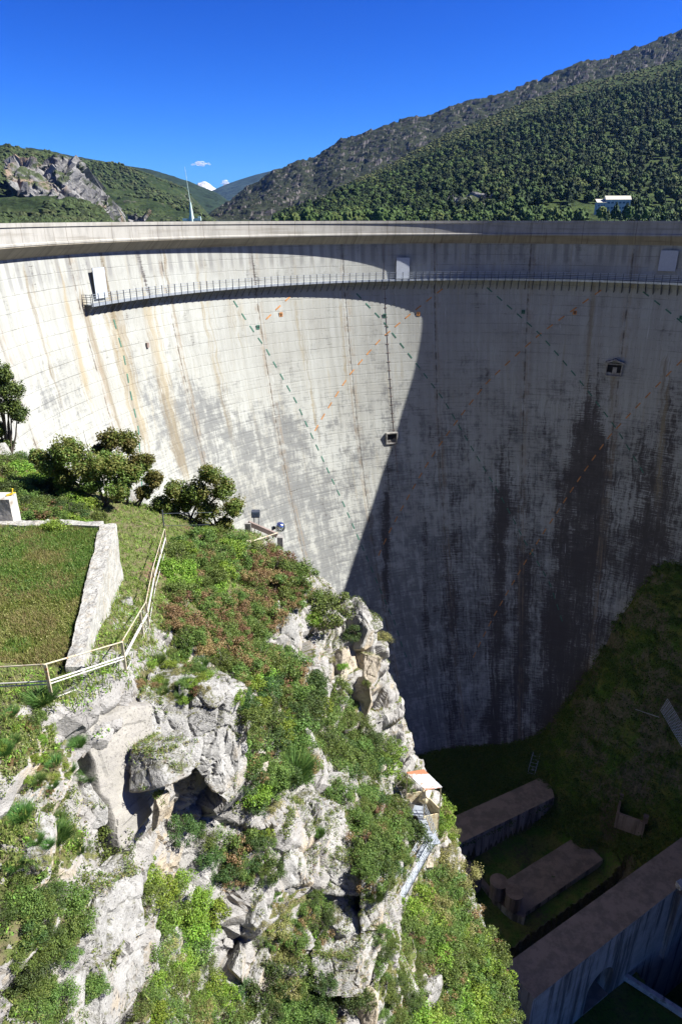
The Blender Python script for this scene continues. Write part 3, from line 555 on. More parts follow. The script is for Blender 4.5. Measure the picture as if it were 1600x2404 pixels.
# columns are spread along the slope length of every row, so cliffs get as many vertices as ledges
dz = np.abs(np.diff(ZD, axis=1)); xm = (gxd[1:] + gxd[:-1]) / 2; zm = (ZD[1:, :][:1, 1:] * 0)
zmid = (ZD[:, 1:] + ZD[:, :-1]) / 2
wgt = np.where(xm[None, :] < -12, .3, 1.0) * np.where(zmid < -48, .22, 1.0)
seg = np.sqrt(.01 + dz ** 2) * wgt
k_ = np.hanning(83)[1:-1]; k_ /= k_.sum(); seg = np.stack([np.convolve(np.pad(seg[:, j], 40, mode='edge'), k_, 'valid') for j in range(seg.shape[1])], 1)
cum = np.concatenate([np.zeros((len(gy), 1)), np.cumsum(seg, 1)], 1); cum /= cum[:, -1:]
tt = np.linspace(0, 1, NC); GX = np.stack([np.interp(tt, cum[i], gxd) for i in range(len(gy))]); GY = np.repeat(gy[:, None], NC, 1); gx = np.zeros(NC)
Z0, TK = terr_base(GX, GY); Xf, Yf = GX.ravel(), GY.ravel()
V = np.stack([Xf, Yf, Z0], -1)
def normals(V, nr, nc):
    G = V.reshape(nr, nc, 3); a = np.gradient(G, axis=1); b = np.gradient(G, axis=0); n = np.cross(a, b); n /= np.linalg.norm(n, axis=-1, keepdims=True) + 1e-9; return n.reshape(-1, 3)
# how rocky: 1 on the crags, low on path and terrace, medium in thickets
def softreg(cx, cy, rx, ry): return np.clip(1.5 - ((Xf - cx) / rx) ** 2 - ((Yf - cy) / ry) ** 2, 0, 1)
rk = np.ones(len(Xf)); rk *= 1 - .92 * TK
pth = np.interp(Yf, [10, 14, 16, 20, 24.4, 29.6, 36], [-7.4, -7.3, -6.9, -7.4, -8.2, -9.2, -10.5])
rk *= 1 - .8 * np.clip(1.6 - np.abs(Xf - pth) / 1.2, 0, 1) * (Yf > 13) * (Yf < 44)
rk *= 1 - .6 * softreg(-7, 30, 5, 7); rk *= 1 - .6 * softreg(-20, 33, 10, 10) ; rk *= 1 - .5 * softreg(-9, 37, 7, 5)
n0 = normals(V, len(gy), len(gx)); steep = np.clip((1 - n0[:, 2]) * 2.2, 0, 1)
PXv, PYv = project(V); thick = np.zeros(len(Xf))
for q in TH: thick = np.maximum(thick, inpoly_np(PXv, PYv, q[0]) * 1.0)
TG = thick.reshape(len(gy), -1)
for _ in range(6): TG = (TG + np.roll(TG, 1, 0) + np.roll(TG, -1, 0) + np.roll(TG, 1, 1) + np.roll(TG, -1, 1)) / 5
thick = TG.ravel(); rk *= 1 - .45 * thick
# strata ledges
wob = fbm(V, .25, 3, 3) * 1.2; ph = (V[:, 2] + wob + .18 * Xf) / 1.7; fr = ph - np.floor(ph); led = (np.clip((fr - .32) / .36, 0, 1) - fr) * 1.7
V[:, 2] += led * .62 * rk * (0.35 + .65 * steep)
Vw = V + np.stack([fbm(V, .5, 3, 61), fbm(V, .5, 3, 62), fbm(V, .5, 3, 63)], -1) * .5
f1, e1 = facet(Vw, .36, 11, (1, 1, 1.35)); f2, e2 = facet(Vw, .95, 31, (1, 1, 1.5)); f3, e3 = facet(V, 3.2, 51)
n1 = normals(V, len(gy), len(gx)); n1 = n1 * .6 + n0 * .4
amp = rk * (.45 + .55 * steep)
d = f1 * .6 * amp + f2 * .16 * amp + f3 * .02 * (rk * .8 + .2) + fbm(V, 1.6, 5, 5) * .07 * (.3 + rk) - np.clip(.16 - e1, 0, .16) * 2.2 * amp - np.clip(.10 - e2, 0, .10) * 1.3 * amp
d = d - .05
V = V + n1 * d[:, None]
n2 = normals(V, len(gy), len(gx)); NZT = n2[:, 2].copy(); TKF = np.asarray(TK).ravel(); RKT = rk.copy(); XT, YT = Xf.copy(), Yf.copy()
vg = np.clip((n2[:, 2] - .62) * 2.6, 0, 1) * .72 + fbm(V, .45, 3, 9) * .55
vg += .6 * (1 - rk); vg = np.maximum(vg, TK * 1.2)
vg -= .75 * softreg(-5.0, 15.5, 2.6, 3.2) ; vg -= .35 * softreg(-1, 16, 4, 5)
vg -= 2.0 * np.clip(1 - n2[:, 2] * 1.7, 0, 1)
vg += thick * (.75 + fbm(V, .9, 3, 44) * .9)
br = (1 - TK * .8) * np.clip(fbm(V + 50, .5, 3, 19) * 1.6, 0, 1) * np.clip(n2[:, 2] * 1.5 - .3, 0, 1) * .8
me = mesh_np('left_bank', V, grid_faces(len(gy), len(gx)), False)
ca = me.color_attributes.new('veg', 'FLOAT_COLOR', 'POINT'); ca.data.foreach_set('color', np.stack([np.clip(vg, 0, 1), np.clip(br, 0, 1), 0 * vg, 1 + 0 * vg], -1).astype(np.float32).ravel())
LB = link('left_bank', me, M['limestone']); tag(LB, kind='structure')
TF = grid_faces(len(gy), len(gx)); TV = V
bvh = BVHTree.FromPolygons([tuple(v) for v in V.tolist()], [tuple(f) for f in TF.tolist()])
def ground(px, py):
    d_ = Vector(ray(px, py)).normalized(); h = bvh.ray_cast(Vector((0, 0, 0)), d_)
    return (h[0], h[1]) if h[0] is not None else (None, None)
def down(x, y, z0=5):
    h = bvh.ray_cast(Vector((x, y, z0)), Vector((0, 0, -1))); return h[0]

# ------------------------------------------------------------------ gorge floor and right bank
CP2 = [(1600, 1330, 110), (1540, 1350, 112), (1500, 1420, 113), (1500, 1500, 112), (1400, 1600, 115), (1340, 1700, 118), (1400, 1700, 114), (1600, 1500, 107), (1600, 1700, 106), (1550, 1850, 107), (1480, 1920, 109), (1450, 1900, 110), (1300, 1850, 116), (1350, 1780, 115), (1600, 1900, 104.5), (1400, 1850, 112.5), (1350, 1900, 113.5), (1420, 1990, 110.5), (1500, 1750, 109), (1450, 1650, 111.5)]
G2 = [tuple(at(*c)) for c in CP2] + [(16, 96.5, -90), (30, 101, -89.6), (40, 103, -86.5), (12, 90, -90), (20, 86, -90), (30, 92, -90), (35, 90, -89), (14, 84, -90), (28, 76, -94.4), (33, 75, -93.6), (24, 70, -95), (20, 72, -95), (26, 84, -92), (32, 87, -91.5), (22, 80, -94), (30, 73, -99), (35.5, 77, -98.5), (33, 79, -97), (38.5, 80, -93.5)]
M2 = rbf_fit(np.array(G2 + [(76, 70, -48), (76, 98, -22), (62, 112, -38), (95, 60, 28), (95, 90, 25), (70, 50, -70), (80, 35, -50), (98, 30, 28), (100, 20, 28), (58, 66, -80), (60, 56, -84), (60, 85, -60)]), .5)
gx2 = axis([(8, 105, .45)]); gy2 = axis([(20, 122, .45)]); X2, Y2 = np.meshgrid(gx2, gy2)
z2 = rbf(M2, X2, Y2); X2f, Y2f = X2.ravel(), Y2.ravel(); z2 = np.minimum(z2, 30)
n_w = (.53, -.85); sW = X2f * n_w[0] + Y2f * n_w[1]          # distance across the gorge, big wall at -35 .. -30.7
def lineside(A, B): return (X2f - A[0]) * (B[1] - A[1]) - (Y2f - A[1]) * (B[0] - A[0])
s1 = lineside((17.8, 76.8), (34.5, 85.5))                      # > 0 downstream of the weir wall
floor = np.where(s1 <= 0, np.maximum(z2, -90.2), np.maximum(z2, -95.3))
chan = (sW > -42.8) & (sW < -30) & (X2f < 52 - 0 * Y2f)      # deep channel before the big wall
right_rise = np.clip((X2f - 40) / 6, 0, 1)
floor = np.where((sW > -41.8) & (sW < -34.6), -101.5 * (1 - right_rise) + z2 * right_rise, floor)
wr = np.clip((X2f - 54) / 5, 0, 1); wr = wr * wr * (3 - 2 * wr); flo_ = np.where(X2f > 41 + .5 * (sW + 30), -110, -95.2); floor = np.where(sW >= -34.6, flo_ * (1 - wr) + np.maximum(z2, -96) * wr, floor)
floor = np.where((X2f < 17.5) & (s1 > 0), np.minimum(floor, -92), floor)
V2 = np.stack([X2f, Y2f, floor], -1); sl_ = np.clip((V2[:, 2] + 89) / 6, 0, 1) * (sW < -42)
fa, ea = facet(V2, .22, 71, (1, 1, 1.4)); fb, eb = facet(V2, .7, 81)
V2[:, 2] += sl_ * (fa * .9 + fb * .3) + fbm(V2, .3, 4, 4) * .35
n_ = normals(V2, len(gy2), len(gx2)); me = mesh_np('gorge_floor', V2, grid_faces(len(gy2), len(gx2)), False)
vg2 = np.clip((n_[:, 2] - .30) * 2.2, 0, 1) * .9 + fbm(V2, .3, 3, 29) * .5 + .15
ca = me.color_attributes.new('veg', 'FLOAT_COLOR', 'POINT'); ca.data.foreach_set('color', np.stack([np.clip(vg2, 0, 1), np.clip(fbm(V2, .2, 3, 39) * 1.2, 0, 1) * .8, 0 * vg2, 1 + 0 * vg2], -1).astype(np.float32).ravel())
def gorge_mat():
    t = NT('gorge_ground'); p = t.pos(); at_ = t.n('ShaderNodeAttribute', attribute_name='veg'); s_ = t.n('ShaderNodeSeparateColor'); t.l(at_.outputs['Color'], s_.inputs[0])
    n = t.noise(p, .35, 6, .65); n2 = t.noise(p, 2.5, 6, .7)
    g = t.mix(t.ss(n, .4, .62), (.07, .14, .02), (.15, .16, .04)); g = t.mix(t.ss(n2, .45, .75), g, (.035, .055, .014))
    r = t.mix(t.ss(n2, .35, .65), (.16, .14, .09), (.07, .075, .035)); k = t.ss(t.add(s_.outputs[0], t.mul(t.add(n2, -.5), .8)), .3, .5)
    c = t.mix(k, r, g); c = t.mix(t.mul(s_.outputs[1], t.ss(n2, .4, .6)), c, (.12, .09, .06))
    return t.surf(c, .95, 0, t.bump(n2, .8, .3), .1)
M['gorge'] = gorge_mat()
tag(link('gorge_floor', me, M['gorge']), kind='structure')
bvh2 = BVHTree.FromPolygons([tuple(v) for v in V2.tolist()], [tuple(f) for f in grid_faces(len(gy2), len(gx2)).tolist()])
def ground2(px, py):
    h = bvh2.ray_cast(Vector((0, 0, 0)), Vector(ray(px, py)).normalized()); return h[0]
# wide base ground reaching the horizon, far below and around
b = MB(); b.add([(-9000, -9000, -112), (9000, -9000, -112), (9000, 9000, -112), (-9000, 9000, -112)], [(0, 1, 2, 3)]); tag(b.build('ground', M['gorge']), kind='structure')
# reservoir behind the dam
az_ = np.radians(np.linspace(-112, 78, 96)); a_in = np.stack([21.1 + 60.6 * np.sin(az_), DCY + 60.6 * np.cos(az_), -7 + 0 * az_], -1); a_out = a_in.copy(); a_out[:, 0] = 21.1 + 1800 * np.sin(az_); a_out[:, 1] = DCY + 1800 * np.cos(az_)
fs = grid_faces(2, 96); wm = NT('reservoir_water'); wm.surf((.02, .07, .07), .08, 0, wm.bump(wm.noise(wm.pos(), .6, 4), .3, .1), .5)
tag(link('reservoir_water', mesh_np('reservoir_water', np.concatenate([a_in, a_out]), fs), wm.m), kind='structure')

# ------------------------------------------------------------------ far terrain
def hill(name, sky_, near, far, mat, zb=-8., nx=260, ny=90, exp=1.15, am=.05, back=True, seed=0, kind='structure', lab=None, cat=None, jag=0., fac=0.):
    px = np.linspace(sky_[0][0], sky_[-1][0], nx); py = np.interp(px, [q[0] for q in sky_], [q[1] for q in sky_])
    v = (1202 - py) / FPX; u = (px - 800) / FPX; dy = cp + v * sp; rx = u / dy; rz = (-sp + v * cp) / dy
    s = np.concatenate([np.linspace(0, 1, ny), [1.15, 1.45]]); Y = near + (far - near) * s
    rows = []
    for i, (si, yi) in enumerate(zip(s, Y)):
        zs = rz * far; k = si ** exp if si <= 1 else 1 - (si - 1) * 1.2
        x = rx * yi if si <= 1 else rx * yi
        rows.append(np.stack([x, np.full(nx, yi), zb + (zs - zb) * k], -1))
    G = np.stack(rows); Vv = G.reshape(-1, 3).copy(); L = far - near
    h = np.maximum(Vv[:, 2] - zb, 0)
    nz_ = fbm(Vv, 4.5 / L, 5, seed) * am * L * .5; edge = np.repeat(np.concatenate([np.clip((1 - s[:ny]) * 6, 0, 1), [0, 0]]), nx)
    Vv[:, 2] += nz_ * edge * np.clip(h / (am * L * .3 + 1), 0, 1)
    Vv[:, 2] += (fbm(Vv, 60. / L, 3, seed + 4) * jag * L)
    if fac: fv, fe = facet(Vv, 34. / L, seed + 9, (1, 1, 2)); Vv[:, 2] += fv * fac * L * np.clip(h / (fac * L), 0, 1)
    me = mesh_np(name, Vv, grid_faces(len(s), nx), False)
    o = link(name, me, mat); tag(o, lab, cat, kind=kind); return o, Vv.reshape(len(s), nx, 3)
def hill_mat(name, g1, g2, rock, rk_amt, sc, gz=0, bands=0):
    t = NT(name); p = t.pos(); g = t.n('ShaderNodeNewGeometry'); x = t.n('ShaderNodeSeparateXYZ'); t.l(g.outputs['Normal'], x.inputs[0])
    n = t.noise(p, sc, 6, .7); n2 = t.noise(p, sc * 5, 6, .75); n3 = t.noise(t.map(p, (1, 1, 3)), sc * 2.3, 6, .7)
    c = t.mix(t.ss(n, .4, .6), g1, g2); c = t.mix(t.ss(n2, .46, .64), c, tuple(k * .45 for k in g1))
    r = t.mix(t.ss(n2, .4, .6), rock, tuple(k * .5 for k in rock))
    k = t.ss(t.add(t.add(n3, t.mul(t.add(n2, -.5), .7)), t.mul(t.ss(x.outputs[2], .8, .3), .22)), 1 - rk_amt, 1 - rk_amt + .12)
    c = t.mix(k, c, r)
    return t.surf(c, .95, 0, t.bump(n2, 1.0, .35 / sc * .1), .1)
M['forest_floor'] = hill_mat('forest_floor', (.022, .038, .012), (.04, .06, .016), (.16, .14, .11), .28, .02)
M['scrub'] = hill_mat('scrub_rock', (.020, .025, .014), (.028, .034, .016), (.11, .10, .095), .42, .02)
M['left_green'] = hill_mat('left_green', (.016, .028, .010), (.032, .046, .015), (.15, .135, .115), .38, .02)
M['crag'] = hill_mat('crag_rock', (.03, .055, .015), (.05, .075, .02), (.36, .33, .29), .60, .03)
M['dark_green'] = hill_mat('dark_green', (.014, .025, .014), (.02, .034, .018), (.14, .13, .12), .34, .008)
M['far_hill_hazed'] = hill_mat('far_hill_hazed', (.022, .04, .035), (.03, .048, .04), (.12, .12, .12), .25, .003)  # blue-green base colour paints in some distance haze
M['snow_rock'] = hill_mat('snow_rock', (.42, .40, .40), (.55, .53, .52), (.7, .7, .72), .55, .002)
ridge = [(480, 517), (497, 500), (515, 487), (541, 470), (580, 440), (612, 425), (640, 402), (664, 398), (700, 375), (735, 372), (765, 352), (800, 326), (840, 318), (882, 300), (920, 287), (963, 275), (1010, 270), (1055, 249), (1121, 231), (1208, 208), (1310, 168), (1340, 152), (1376, 139), (1400, 145), (1463, 122), (1540, 92), (1600, 68), (1700, 30), (1900, -20)]
hill('rocky_ridge', ridge, 1500, 2200, M['scrub'], nx=520, ny=150, am=.10, seed=3, jag=.004, fac=.009)
forest = [(640, 520), (700, 494), (752, 470), (800, 438), (850, 415), (902, 392), (979, 351), (1055, 310), (1157, 270), (1259, 229), (1351, 198), (1463, 173), (1600, 139), (1760, 95), (1900, 60)]
fo, FG = hill('forest_hill', forest, 560, 1350, M['forest_floor'], nx=300, ny=110, am=.03, seed=5)
hill('dark_far_ridge', [(60, 345), (110, 352), (153, 362), (245, 379), (357, 399), (434, 422), (510, 453), (545, 478), (570, 510)], 2000, 3200, M['dark_green'], am=.05, seed=8, jag=.002)
_, HG1 = hill('green_hillside', [(-60, 400), (60, 380), (168, 371), (260, 392), (350, 410), (430, 440), (470, 480), (505, 520)], 1100, 1900, M['left_green'], am=.10, seed=9, jag=.003, exp=1.0)
hill('white_cliff_band', [(455, 447), (480, 455), (510, 466), (541, 478), (560, 512)], 2700, 3180, M['crag'], am=.05, seed=10, jag=.01, fac=.04, nx=120, ny=50)
_, HG2 = hill('left_hill', [(-160, 350), (-60, 345), (0, 341), (15, 336), (30, 343), (77, 351), (122, 359), (170, 385), (230, 440), (262, 520)], 650, 1250, M['left_green'], am=.06, seed=12, jag=.004)
hill('blue_far_hill', [(470, 470), (497, 448), (530, 433), (561, 422), (600, 410), (633, 402), (680, 395), (740, 405)], 5200, 7000, M['far_hill_hazed'], am=.05, seed=13)
hill('snowy_peak', [(440, 470), (464, 430), (474, 427), (482, 425), (492, 432), (503, 440), (520, 452), (560, 470)], 11000, 13500, M['snow_rock'], am=.06, seed=14, jag=.004, nx=80, ny=40)
# limestone crag standing out of the left hill
def crag(name, pts, Y, depth, lab, seed):
    """a rock mass with its own thickness: outline as a height profile, swept back and displaced"""
    px = np.linspace(pts[0][0], pts[-1][0], 170); top = np.interp(px, [p[0] for p in pts], [p[1] for p in pts]); bot = np.interp(px, [p[0] for p in pts], [p[2] for p in pts])
    rows = []
    for j, t_ in enumerate(np.linspace(0, 1, 90)):
        yy = Y + depth * (np.sin(t_ * math.pi / 2) ** 2 if t_ < 1 else 1)
        pyy = bot + (top - bot) * min(1, t_ * 1.0)
        rows.append(np.stack([at_y(a, b_, Y + depth * t_ ** 1.6) for a, b_ in zip(px, pyy)]))
    rows.append(rows[-1] + np.array([0, depth * .6, -20]))
    G = np.stack(rows); Vv = G.reshape(-1, 3); nr, nc = G.shape[:2]; nn = normals(Vv, nr, nc); nn = np.where(nn[:, 1:2] > 0, -nn, nn)
    f_, e_ = facet(Vv, 1 / 38., seed, (1, 1, .6)); g_, h_ = facet(Vv, 1 / 12., seed + 7)
    Vv = Vv + nn * (f_ * 9 + g_ * 4.5 + fbm(Vv, .12, 4, seed) * 4 - np.clip(.15 - e_, 0, 1) * 60)[:, None]
    o = link(name, mesh_np(name, Vv, grid_faces(nr, nc), False), M['crag_face']); tag(o, lab, 'cliff'); return o
t = NT('crag_face'); p = t.pos(); n = t.noise(p, .05, 6, .7); n2 = t.noise(p, .02, 4); n3 = t.noise(p, .25, 5, .7)
c = t.mix(t.ss(n, .42, .62), (.19, .185, .175), (.09, .088, .085)); c = t.mix(t.mul(t.ss(n2, .52, .62), .6), c, (.22, .14, .08)); c = t.mix(t.mul(t.ss(t.noise(p, .035, 5, .7), .52, .60), .9), c, (.035, .05, .015)); c = t.mix(t.mul(t.ss(n3, .55, .7), .6), c, (.08, .08, .06))
M['crag_face'] = t.surf(c, .95, 0, t.bump(n3, .8, 2.0), .1)
crag('limestone_crag', [(15, 405, 430), (30, 382, 440), (60, 378, 460), (85, 395, 468), (118, 378, 478), (128, 364, 476), (150, 364, 482), (163, 372, 484), (176, 400, 486), (190, 420, 490), (202, 440, 500), (215, 455, 515), (235, 465, 524), (250, 470, 526), (262, 515, 528)], 800, 130, 'grey limestone crag with an ochre face on the hill at far left', 90)
crag('white_outcrop', [(306, 519, 524), (312, 508, 524), (322, 504, 526), (332, 508, 526), (340, 518, 526)], 900, 30, 'small white outcrop just above the crest left of the green mast', 95)
crag('quarry_face', [(1015, 500, 512), (1050, 480, 514), (1085, 462, 514), (1110, 455, 515), (1135, 462, 515), (1160, 470, 515), (1190, 472, 514), (1210, 496, 512)], 640, 30, 'bare grey rock cutting at the foot of the forested slope', 99)

# ------------------------------------------------------------------ trees on the hill
def blob_crown(seed, conifer):
    r = np.random.default_rng(seed); me = bpy.data.meshes.new('t'); import bmesh
    bm = bmesh.new(); bmesh.ops.create_icosphere(bm, subdivisions=3, radius=1); V = np.array([v.co[:] for v in bm.verts]); Fc = np.array([[v.index for v in f.verts] for f in bm.faces]); bm.free()
    f, e = facet(V + seed * 3.1, 2.6, seed); V = V * (1 + f[:, None] * .28 - np.clip(.16 - e, 0, 1)[:, None] * 1.6 + r.normal(0, .035, (len(V), 1)))
    if conifer:
        z = (V[:, 2] + 1) / 2; V[:, :2] *= (1.12 - z)[:, None] ** .5 * .56; V[:, 2] = z * 1.75 + .15
        V[:, :2] *= (1 + .22 * np.sin(z * 26))[:, None]
    else: V[:, :2] *= .62; V[:, 2] = (V[:, 2] + 1) * .72 + .25
    return V, Fc
CROWNS = [blob_crown(i, i < 3) for i in range(6)]
def tree_mat(name, a, b_, c_):
    t = NT(name); oi = t.n('ShaderNodeObjectInfo'); g = t.n('ShaderNodeNewGeometry'); n = t.noise(t.pos(), .55, 4, .7); n2 = t.noise(t.pos(), .035, 3)
    c = t.mix(t.ss(n, .35, .65), a, b_); c = t.mix(t.mul(t.ss(n2, .5, .65), .6), c, c_); h = t.n('ShaderNodeHueSaturation'); t.l(c, h.inputs['Color']); t.l(t.add(t.mul(g.outputs['Random Per Island'], 1.0), .5), h.inputs['Value'])
    return t.surf(h.outputs[0], .8, 0, t.bump(n, .8, .4), .15)
M['conifer'] = tree_mat('conifer_needles', (.010, .022, .008), (.024, .040, .012), (.034, .042, .014)); M['broadleaf'] = tree_mat('broadleaf_crown', (.018, .036, .009), (.042, .068, .015), (.065, .075, .02))
def on_hill(px_, s_):   # s_ 0 near .. 1 far on the forest hill grid
    n_r = 109; r_ = s_ * n_r; i = int(r_); f = r_ - i; c_ = (px_ - 640) / (1900 - 640) * 299; j = int(c_); g = c_ - j
    A = FG[i, j] * (1 - g) + FG[i, min(j + 1, 299)] * g; B_ = FG[min(i + 1, 110), j] * (1 - g) + FG[min(i + 1, 110), min(j + 1, 299)] * g; return A * (1 - f) + B_ * f
cand = []
r5 = np.random.default_rng(5)
for _ in range(8200):
    px_ = r5.uniform(645, 1680); s_ = r5.uniform(0, 1) ** .8; P_ = on_hill(px_, s_)
    lim = .62 + .25 * (px_ - 700) / 900 + .10 * float(vnoise(P_[None] * .008)[0])
    if s_ > lim: continue
    if s_ < .10 and 1375 < px_ < 1510: continue
    if r5.uniform() < .9 * (float(vnoise(P_[None] * .018, 3)[0]) * .8 + float(vnoise(P_[None] * .05, 4)[0]) * .5 + .1): continue
    cand.append((P_[1], P_, r5.integers(0, 6) if r5.uniform() < .5 else r5.integers(2, 6), r5.uniform(3.2, 6.6), r5.uniform(0, 6.28)))
cand.sort(key=lambda q: q[0]); near_t, far_t = cand[:290], cand[290:]
protos = {}
def hill_tree(P_, k, h, rz, group, label):
    nm = 'pine_tree' if k < 3 else 'broadleaf_tree'
    if k not in protos:
        Vc, Fc = CROWNS[k]; me_ = mesh_np('crown', Vc, Fc, False); o = link(nm, me_, M['conifer'] if k < 3 else M['broadleaf'])
        tr = MB().bar((0, 0, -.25), (0, 0, .6), .06, 6, .03).build('trunk', M['bark'], o); protos[k] = o
    else: o = copy_tree(protos[k])
    o.location = Vector(P_) - Vector((0, 0, .2)); o.scale = (h, h, h); o.rotation_euler = (0, 0, rz); tag(o, label, 'tree', group); return o
for Y_, P_, k, h, rz in near_t:
    hill_tree(P_, int(k), h * .95, rz, 'trees along the foot of the forested slope', 'dark pointed pine at the foot of the forested slope above the crest' if k < 3 else 'rounded leafy tree at the foot of the forested slope above the crest')
for nm_, sel, mt in (('distant_pine_forest', lambda k: k < 3, 'conifer'), ('distant_broadleaf_wood', lambda k: k >= 3, 'broadleaf')):
    VV, FF, off = [], [], 0
    for Y_, P_, k, h, rz in far_t:
        if not sel(k): continue
        Vc, Fc = CROWNS[int(k)]; ca_, sa_ = math.cos(rz), math.sin(rz); Q = np.stack([Vc[:, 0] * ca_ - Vc[:, 1] * sa_, Vc[:, 0] * sa_ + Vc[:, 1] * ca_, Vc[:, 2]], -1) * h + P_; VV.append(Q); FF.append(Fc + off); off += len(Vc)
    tag(link(nm_, mesh_np(nm_, np.concatenate(VV), np.concatenate(FF), False), M[mt]), kind='stuff')
# low scrub on the upper slope and the left hills: one object
def scrub_cloud(name, pts, mat, sz):
    V0, F0_ = blob_crown(33, False); 
    import bmesh
    bm = bmesh.new(); bmesh.ops.create_icosphere(bm, subdivisions=1, radius=1); V0 = np.array([v.co[:] for v in bm.verts]); F0_ = np.array([[v.index for v in f.verts] for f in bm.faces]); bm.free()
    P_ = np.array(pts); n = len(P_); r = r5.uniform(sz[0], sz[1], n)[:, None, None]; rot = r5.uniform(.7, 1.3, (n, len(V0), 1)); Q = V0[None] * np.array([1, 1, .8]) * r * rot + P_[:, None]
    Fq = (F0_[None] + (np.arange(n) * len(V0))[:, None, None]).reshape(-1, 3); return tag(link(name, mesh_np(name, Q.reshape(-1, 3), Fq, False), mat), kind='stuff')
pts = []
for _ in range(9000):
    px_ = r5.uniform(645, 1680); s_ = r5.uniform(.35, 1); lim = .55 + .25 * (px_ - 700) / 900
    if s_ > lim - .05: pts.append(on_hill(px_, s_) + [0, 0, .5])
M['scrub_leaf'] = tree_mat('scrub_leaf', (.040, .052, .016), (.07, .082, .024), (.09, .085, .034)); scrub_cloud('hill_scrub', pts, M['scrub_leaf'], (1.2, 2.6))
pts = []
for G_, n_, s0, s1_ in ((HG1, 7000, 0, 88), (HG2, 6000, 0, 88)):
    for _ in range(n_):
        i, j = r5.uniform(s0, s1_), r5.uniform(0, 258); a_, b_ = int(i), int(j); f_, g_ = i - a_, j - b_; P_ = (G_[a_, b_] * (1 - g_) + G_[a_, b_ + 1] * g_) * (1 - f_) + (G_[a_ + 1, b_] * (1 - g_) + G_[a_ + 1, b_ + 1] * g_) * f_
        if float(vnoise(P_[None] * .012, 5)[0]) + .4 * float(vnoise(P_[None] * .04, 6)[0]) > -.15: pts.append(P_ + [0, 0, 1])
M['wood_leaf'] = tree_mat('wood_leaf', (.022, .034, .012), (.038, .054, .017), (.05, .055, .022)); scrub_cloud('left_hill_woodland', pts, M['wood_leaf'], (2.2, 5.2))
# power station building on the far shore
bl = empty('office_building', at(1438, 495, 512)); tag(bl, 'white two storey building with pale gabled roof among dark pines', 'building'); bl.rotation_euler = (0, 0, R_(-6)); bl.scale = (.74, .74, .78)
def bpart(name, mb, mat, par=bl): return mb.build(name, mat, par)
M['bld_white'] = plain('white_wall', (.38, .37, .34), .8, var=.1, sc=.1); M['bld_roof'] = plain('cream_roof', (.46, .43, .34), .7, var=.1, sc=.1); M['win'] = plain('window_glass', (.06, .09, .12), .2)
bpart('wall', MB().box((4, 6, 3), (24, 10, 14)), M['bld_white']); bpart('wing_wall', MB().box((-12, 5, 2), (9, 9, 11)), M['bld_white'])
rm = MB(); rm.add([(-8.6, .4, 9.9), (16.6, .4, 9.9), (16.6, 6, 13.4), (-8.6, 6, 13.4), (-8.6, 11.6, 9.9), (16.6, 11.6, 9.9)], [(0, 1, 2, 3), (3, 2, 5, 4), (0, 3, 4), (1, 5, 2), (0, 4, 5, 1)]); bpart('roof', rm, M['bld_roof'])
rm = MB(); rm.add([(-17, -.2, 7.4), (-7.6, -.2, 7.4), (-7.6, 9.8, 10.6), (-17, 9.8, 10.6), (-17, -.2, 7.1), (-7.6, -.2, 7.1), (-7.6, 9.8, 10.3), (-17, 9.8, 10.3)], [(0, 1, 2, 3), (7, 6, 5, 4), (0, 4, 5, 1), (1, 5, 6, 2), (2, 6, 7, 3), (3, 7, 4, 0)]); bpart('wing_roof', rm, M['bld_roof'])
for zz_ in (7.2, 2.6, -1.6):
    for i in range(6):
        w_ = bpart('window', MB().box((-5.2 + i * 3.7, .93, zz_), (2.4, .12, 1.6)), M['win'])
        MB().box((-5.2 + i * 3.7, .84, zz_ - 1.0), (2.7, .2, .18)).build('sill', M['bld_white'], w_)
for i in range(3): bpart('window', MB().box((-14.6 + i * 2.6, .43, 4.6), (1.5, .12, 1.4)), M['win'])
for i, (px_, D_, h) in enumerate([(1408, 580, 6), (1424, 575, 4.2), (1441, 570, 6.4), (1466, 570, 6.3), (1473, 568, 6), (1492, 572, 7), (1420, 560, 3), (1455, 560, 2.6), (1512, 580, 6)]):
    P_ = at(px_, 518, D_); P_ = at(px_, 518, D_ * .83); hill_tree(P_, i % 3 if i % 4 else 4, h * .95, i, 'trees in front of the white building', 'tree standing close in front of the white building beyond the crest')
# trees by the water along the far road, left half
for i in range(46):
    px_ = 690 + i * 15.5 + r5.uniform(-5, 5)
    if 1380 < px_ < 1500: continue
    P_ = at(px_, 516, 545 + r5.uniform(-15, 10)); P_[2] = -8 + r5.uniform(-1, 2); hill_tree(P_, 3 + i % 3, r5.uniform(4.6, 9.0), i, 'leafy trees along the far shore road', 'rounded leafy tree along the far shore just above the crest line')
# green crane mast behind the crest
mb = empty('green_mast', at(450, 517, 260)); tag(mb, 'thin pale green mast on a statue like tapering base behind the crest', 'mast')
MB().bar((0, 0, 5.8), (-1.0, 0, 18.2), .13, 6, .07).build('pole', M['green_copper'], mb)
b = MB(); b.bar((.1, 0, -1), (0, 0, 6.2), 1.0, 8, .3); b.bar((-1.2, 0, -1), (-.3, 0, 2.5), .35, 6, .2); b.bar((1.1, 0, -1), (.3, 0, 3.0), .35, 6, .2); b.build('tapered_base', M['green_copper'], mb)
b = MB(); b.box((-2.4, 0, .2), (1.8, 1.2, .9)); b.box((2.4, 0, .3), (2.4, 1.2, .9)); b.box((3.0, .2, 1.0), (1, .8, .8)); b.build('machinery', M['green_copper'], mb)
